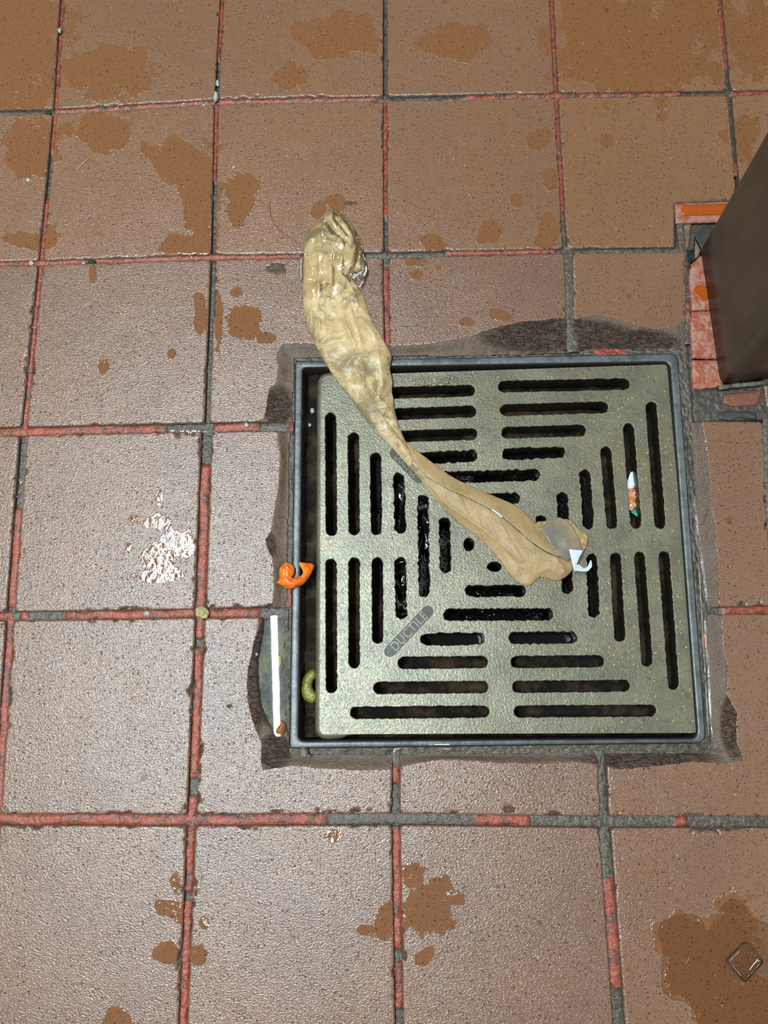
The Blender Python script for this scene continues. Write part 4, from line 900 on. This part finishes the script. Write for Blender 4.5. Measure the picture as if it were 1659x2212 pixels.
tag(cr, 'pale yellow food crumb on the joint crossing left of the murky pool', 'food scrap')
GREASE = simple('white_grease', (.46, .50, .46), .18, 0, 250, (.34, .38, .36), .7, .001)
DARKG = simple('dark_green_blob', (.02, .035, .02), .12, 0, 250, (.04, .06, .03), .6, .001)
def blob(x, y, rx, ry, h, mat, label, name='grease_blob', z=-.0016, seed=1, group=None, cat='debris'):
    th = np.linspace(0, 2 * math.pi, 14, endpoint=False); r = 1 + .25 * perlin(np.cos(th) * 1.3 + seed, np.sin(th) * 1.3, seed)
    o = sheet(name, np.stack([x + rx * r * np.cos(th), y + ry * r * np.sin(th)], 1), lambda px, py, e: z + h * np.sqrt(np.clip(e / (min(rx, ry)), 0, 1)) + .0003 * perlin(px / 3, py / 3, 2), mat, None, max(1.2, min(rx, ry) / 3.5), 0, 0, .002, seed)
    return tag(o, label, cat, group)
GG = 'grease blobs in the tile joints'
blob(466, 208, 6, 13, .0034, GREASE, 'tallest white grease blob, at the top crossing of joints', seed=2, group=GG)
blob(470, 180, 4, 8, .002, GREASE, 'thin white grease smear just above the white blob in the vertical joint', seed=3, group=GG)
blob(128, 65, 5, 6, .002, GREASE, 'small white grease blob in the upper left vertical joint', seed=4, group=GG)
blob(68, 568, 6, 6, .0026, GREASE, 'white grease blob beside the left crossing of the second horizontal joint', seed=5, group=GG)
blob(180, 568, 5, 3.5, .002, GREASE, 'flat white grease speck touching the dark green blob', seed=6, group=GG)
blob(198, 566, 9, 6, .0026, DARKG, 'dark green wet blob in the second horizontal joint', seed=7, group=GG)
blob(104, 243, 6, 4, .002, DARKG, 'tiny dark green blob at the left end of the top horizontal joint', seed=8, group=GG)
blob(672, 223, 5, 3, .0016, GREASE, 'small white grease speck below the top horizontal joint, above the bag', seed=9, group=GG)
blob(440, 228, 5, 4, .002, GREASE, 'small white speck just left of the white grease blob', seed=10, group=GG)
blob(505, 361, 3.5, 3.5, .0016, GREASE, 'white speck on the wet orange patch above the paper bag', seed=11, z=0, group=GG)
blob(60, 388, 5, 4, .0012, GREASE, 'pale blue white speck on the tile at the left edge', seed=12, z=0, group=GG)
blob(675, 887, 5, 6, .0015, GREASE, 'white speck in the gap at the upper left of the grate', seed=13, z=-.018, group=GG)
blob(669, 918, 3.5, 4, .0015, GREASE, 'smaller white speck lower in the gap left of the grate', seed=14, z=-.018, group=GG)
blob(533, 918, 5, 5, .0016, GREASE, 'pale crumb in the joint left of the drain frame corner', seed=15, z=-.002, group=GG)
blob(318, 1325, 7, 6, .0018, GREASE, 'grey white lump in the joint left of the yellow crumb', seed=16, z=-.0025, group=GG)
blob(552, 1413, 6, 5, .002, GREASE, 'grey green lump at the left edge of the murky pool', seed=17, z=-.003, group=GG)
STRAW = simple('straw', (.62, .48, .26), .5, 0, 200)
HAIR = simple('hair', (.12, .045, .02), .3, 0, 300)
def thread(name, pts, rad, mat, label, cat, z=.0006):
    p = smooth_line(pts, 2, False); P = np.array([at(a, b, z) for a, b in p]); V, Q = tube_mesh(P, rad, 6)
    return tag(child(name, V, Q, mat, None), label, cat)
thread('hair', [(582, 434), (584, 462), (590, 482), (606, 500), (628, 514), (650, 530)], .00018, HAIR, 'long thin dark hair on the tile left of the top of the paper bag', 'hair')
thread('hair', [(1512, 1136), (1522, 1126), (1527, 1112), (1529, 1098)], .00018, HAIR, 'short curved hair beside the right side of the drain frame', 'hair', .0002)
thread('straw_fibre', [(167, 366), (178, 354), (191, 343)], .00035, STRAW, 'short straw coloured fibre on the upper left tile', 'fibre')
thread('straw_fibre', [(196, 2135), (204, 2136)], .0008, STRAW, 'tiny pale crumb like fibre on the lower left tile', 'fibre')
# wrapper scrap lying under the grate
wr = empty('wrapper_scrap', at(1370, 1080, -.024), label='shiny white, orange and teal wrapper scrap seen through a right side slot', cat='wrapper')
def wz(px, py, e): return -.0185 + .0008 * perlin(px / 9, py / 9, 2)
sheet('white_panel', [(1362, 1020), (1376, 1016), (1378, 1052), (1352, 1058), (1355, 1040)], wz, simple('gloss_white', (.85, .9, .95), .15, Emission_Strength=0.0), wr, 3, 0, 0, .0003)
sheet('orange_panel', [(1352, 1058), (1378, 1052), (1380, 1090), (1364, 1104), (1352, 1096), (1348, 1076)], wz, simple('gloss_orange', (.55, .14, .03), .15, 0, 180, (.75, .45, .22)), wr, 3, 0, 0, .0003)
sheet('teal_panel', [(1362, 1106), (1381, 1092), (1384, 1122)], wz, simple('gloss_teal', (.01, .33, .22), .3, 0, 100, (.01, .28, .19)), wr, 3, 0, 0, .0003)

# ------------------------------------------------------------------ brown metal post
def post():
    b_fl, b_bl = at(1557, 834, .001), at(1512, 528, .001)
    zt = .30; t_bl = at(1527 + 132 * 4.0, 480 - 230 * 4.0, zt); t_fl = at(1557 + 102 * 5.4, 832 - 120 * 5.4, zt)
    rt = at(1700, 812, .001) - b_fl; rt = rt / np.linalg.norm(rt) * .16; rt[2] = 0
    B_ = [b_fl, b_bl, b_bl + rt, b_fl + rt]; T_ = [t_fl, t_bl, t_bl + rt, t_fl + rt]
    root = empty('equipment_leg', np.mean(B_, 0), label='dark brown square metal leg standing on the tiles at the right edge', cat='equipment leg')
    n = 14; rings_ = []
    for k_ in range(n + 1):
        t = k_ / n; c = [B_[i] * (1 - t) + T_[i] * t for i in range(4)]; L = rounded_quad(c, .010, 5, .1); rings_.append(with_z(L, c[0][2]))
    V, Q = loft(rings_[::-1], True, True); o = child('shell', V, Q, POSTM, root)
    sheet('foot_tab', [(1499, 505), (1512, 494), (1526, 484), (1545, 500), (1545, 560), (1522, 548), (1510, 528)], lambda px, py, e: .0022 + .00004 * (px - 1500), simple('grey_steel', (.06, .065, .06), .3, .4, 60, (.09, .10, .09)), root, 3, 0, 0, .001)
    seal = densify([(1552, 838), (1600, 832), (1660, 826), (1740, 816)], 4, False); P = np.array([at(a, b, .0012) for a, b in seal]); V, Q = tube_mesh(P, .0022 + .0005 * perlin(seal[:, 0] / 6, seal[:, 1] / 6, 2), 8)
    child('sealant_bead', V, Q, simple('grey_sealant', (.16, .15, .11), .4, 0, 150, (.06, .055, .045), 1.0, .0015), root)
post()
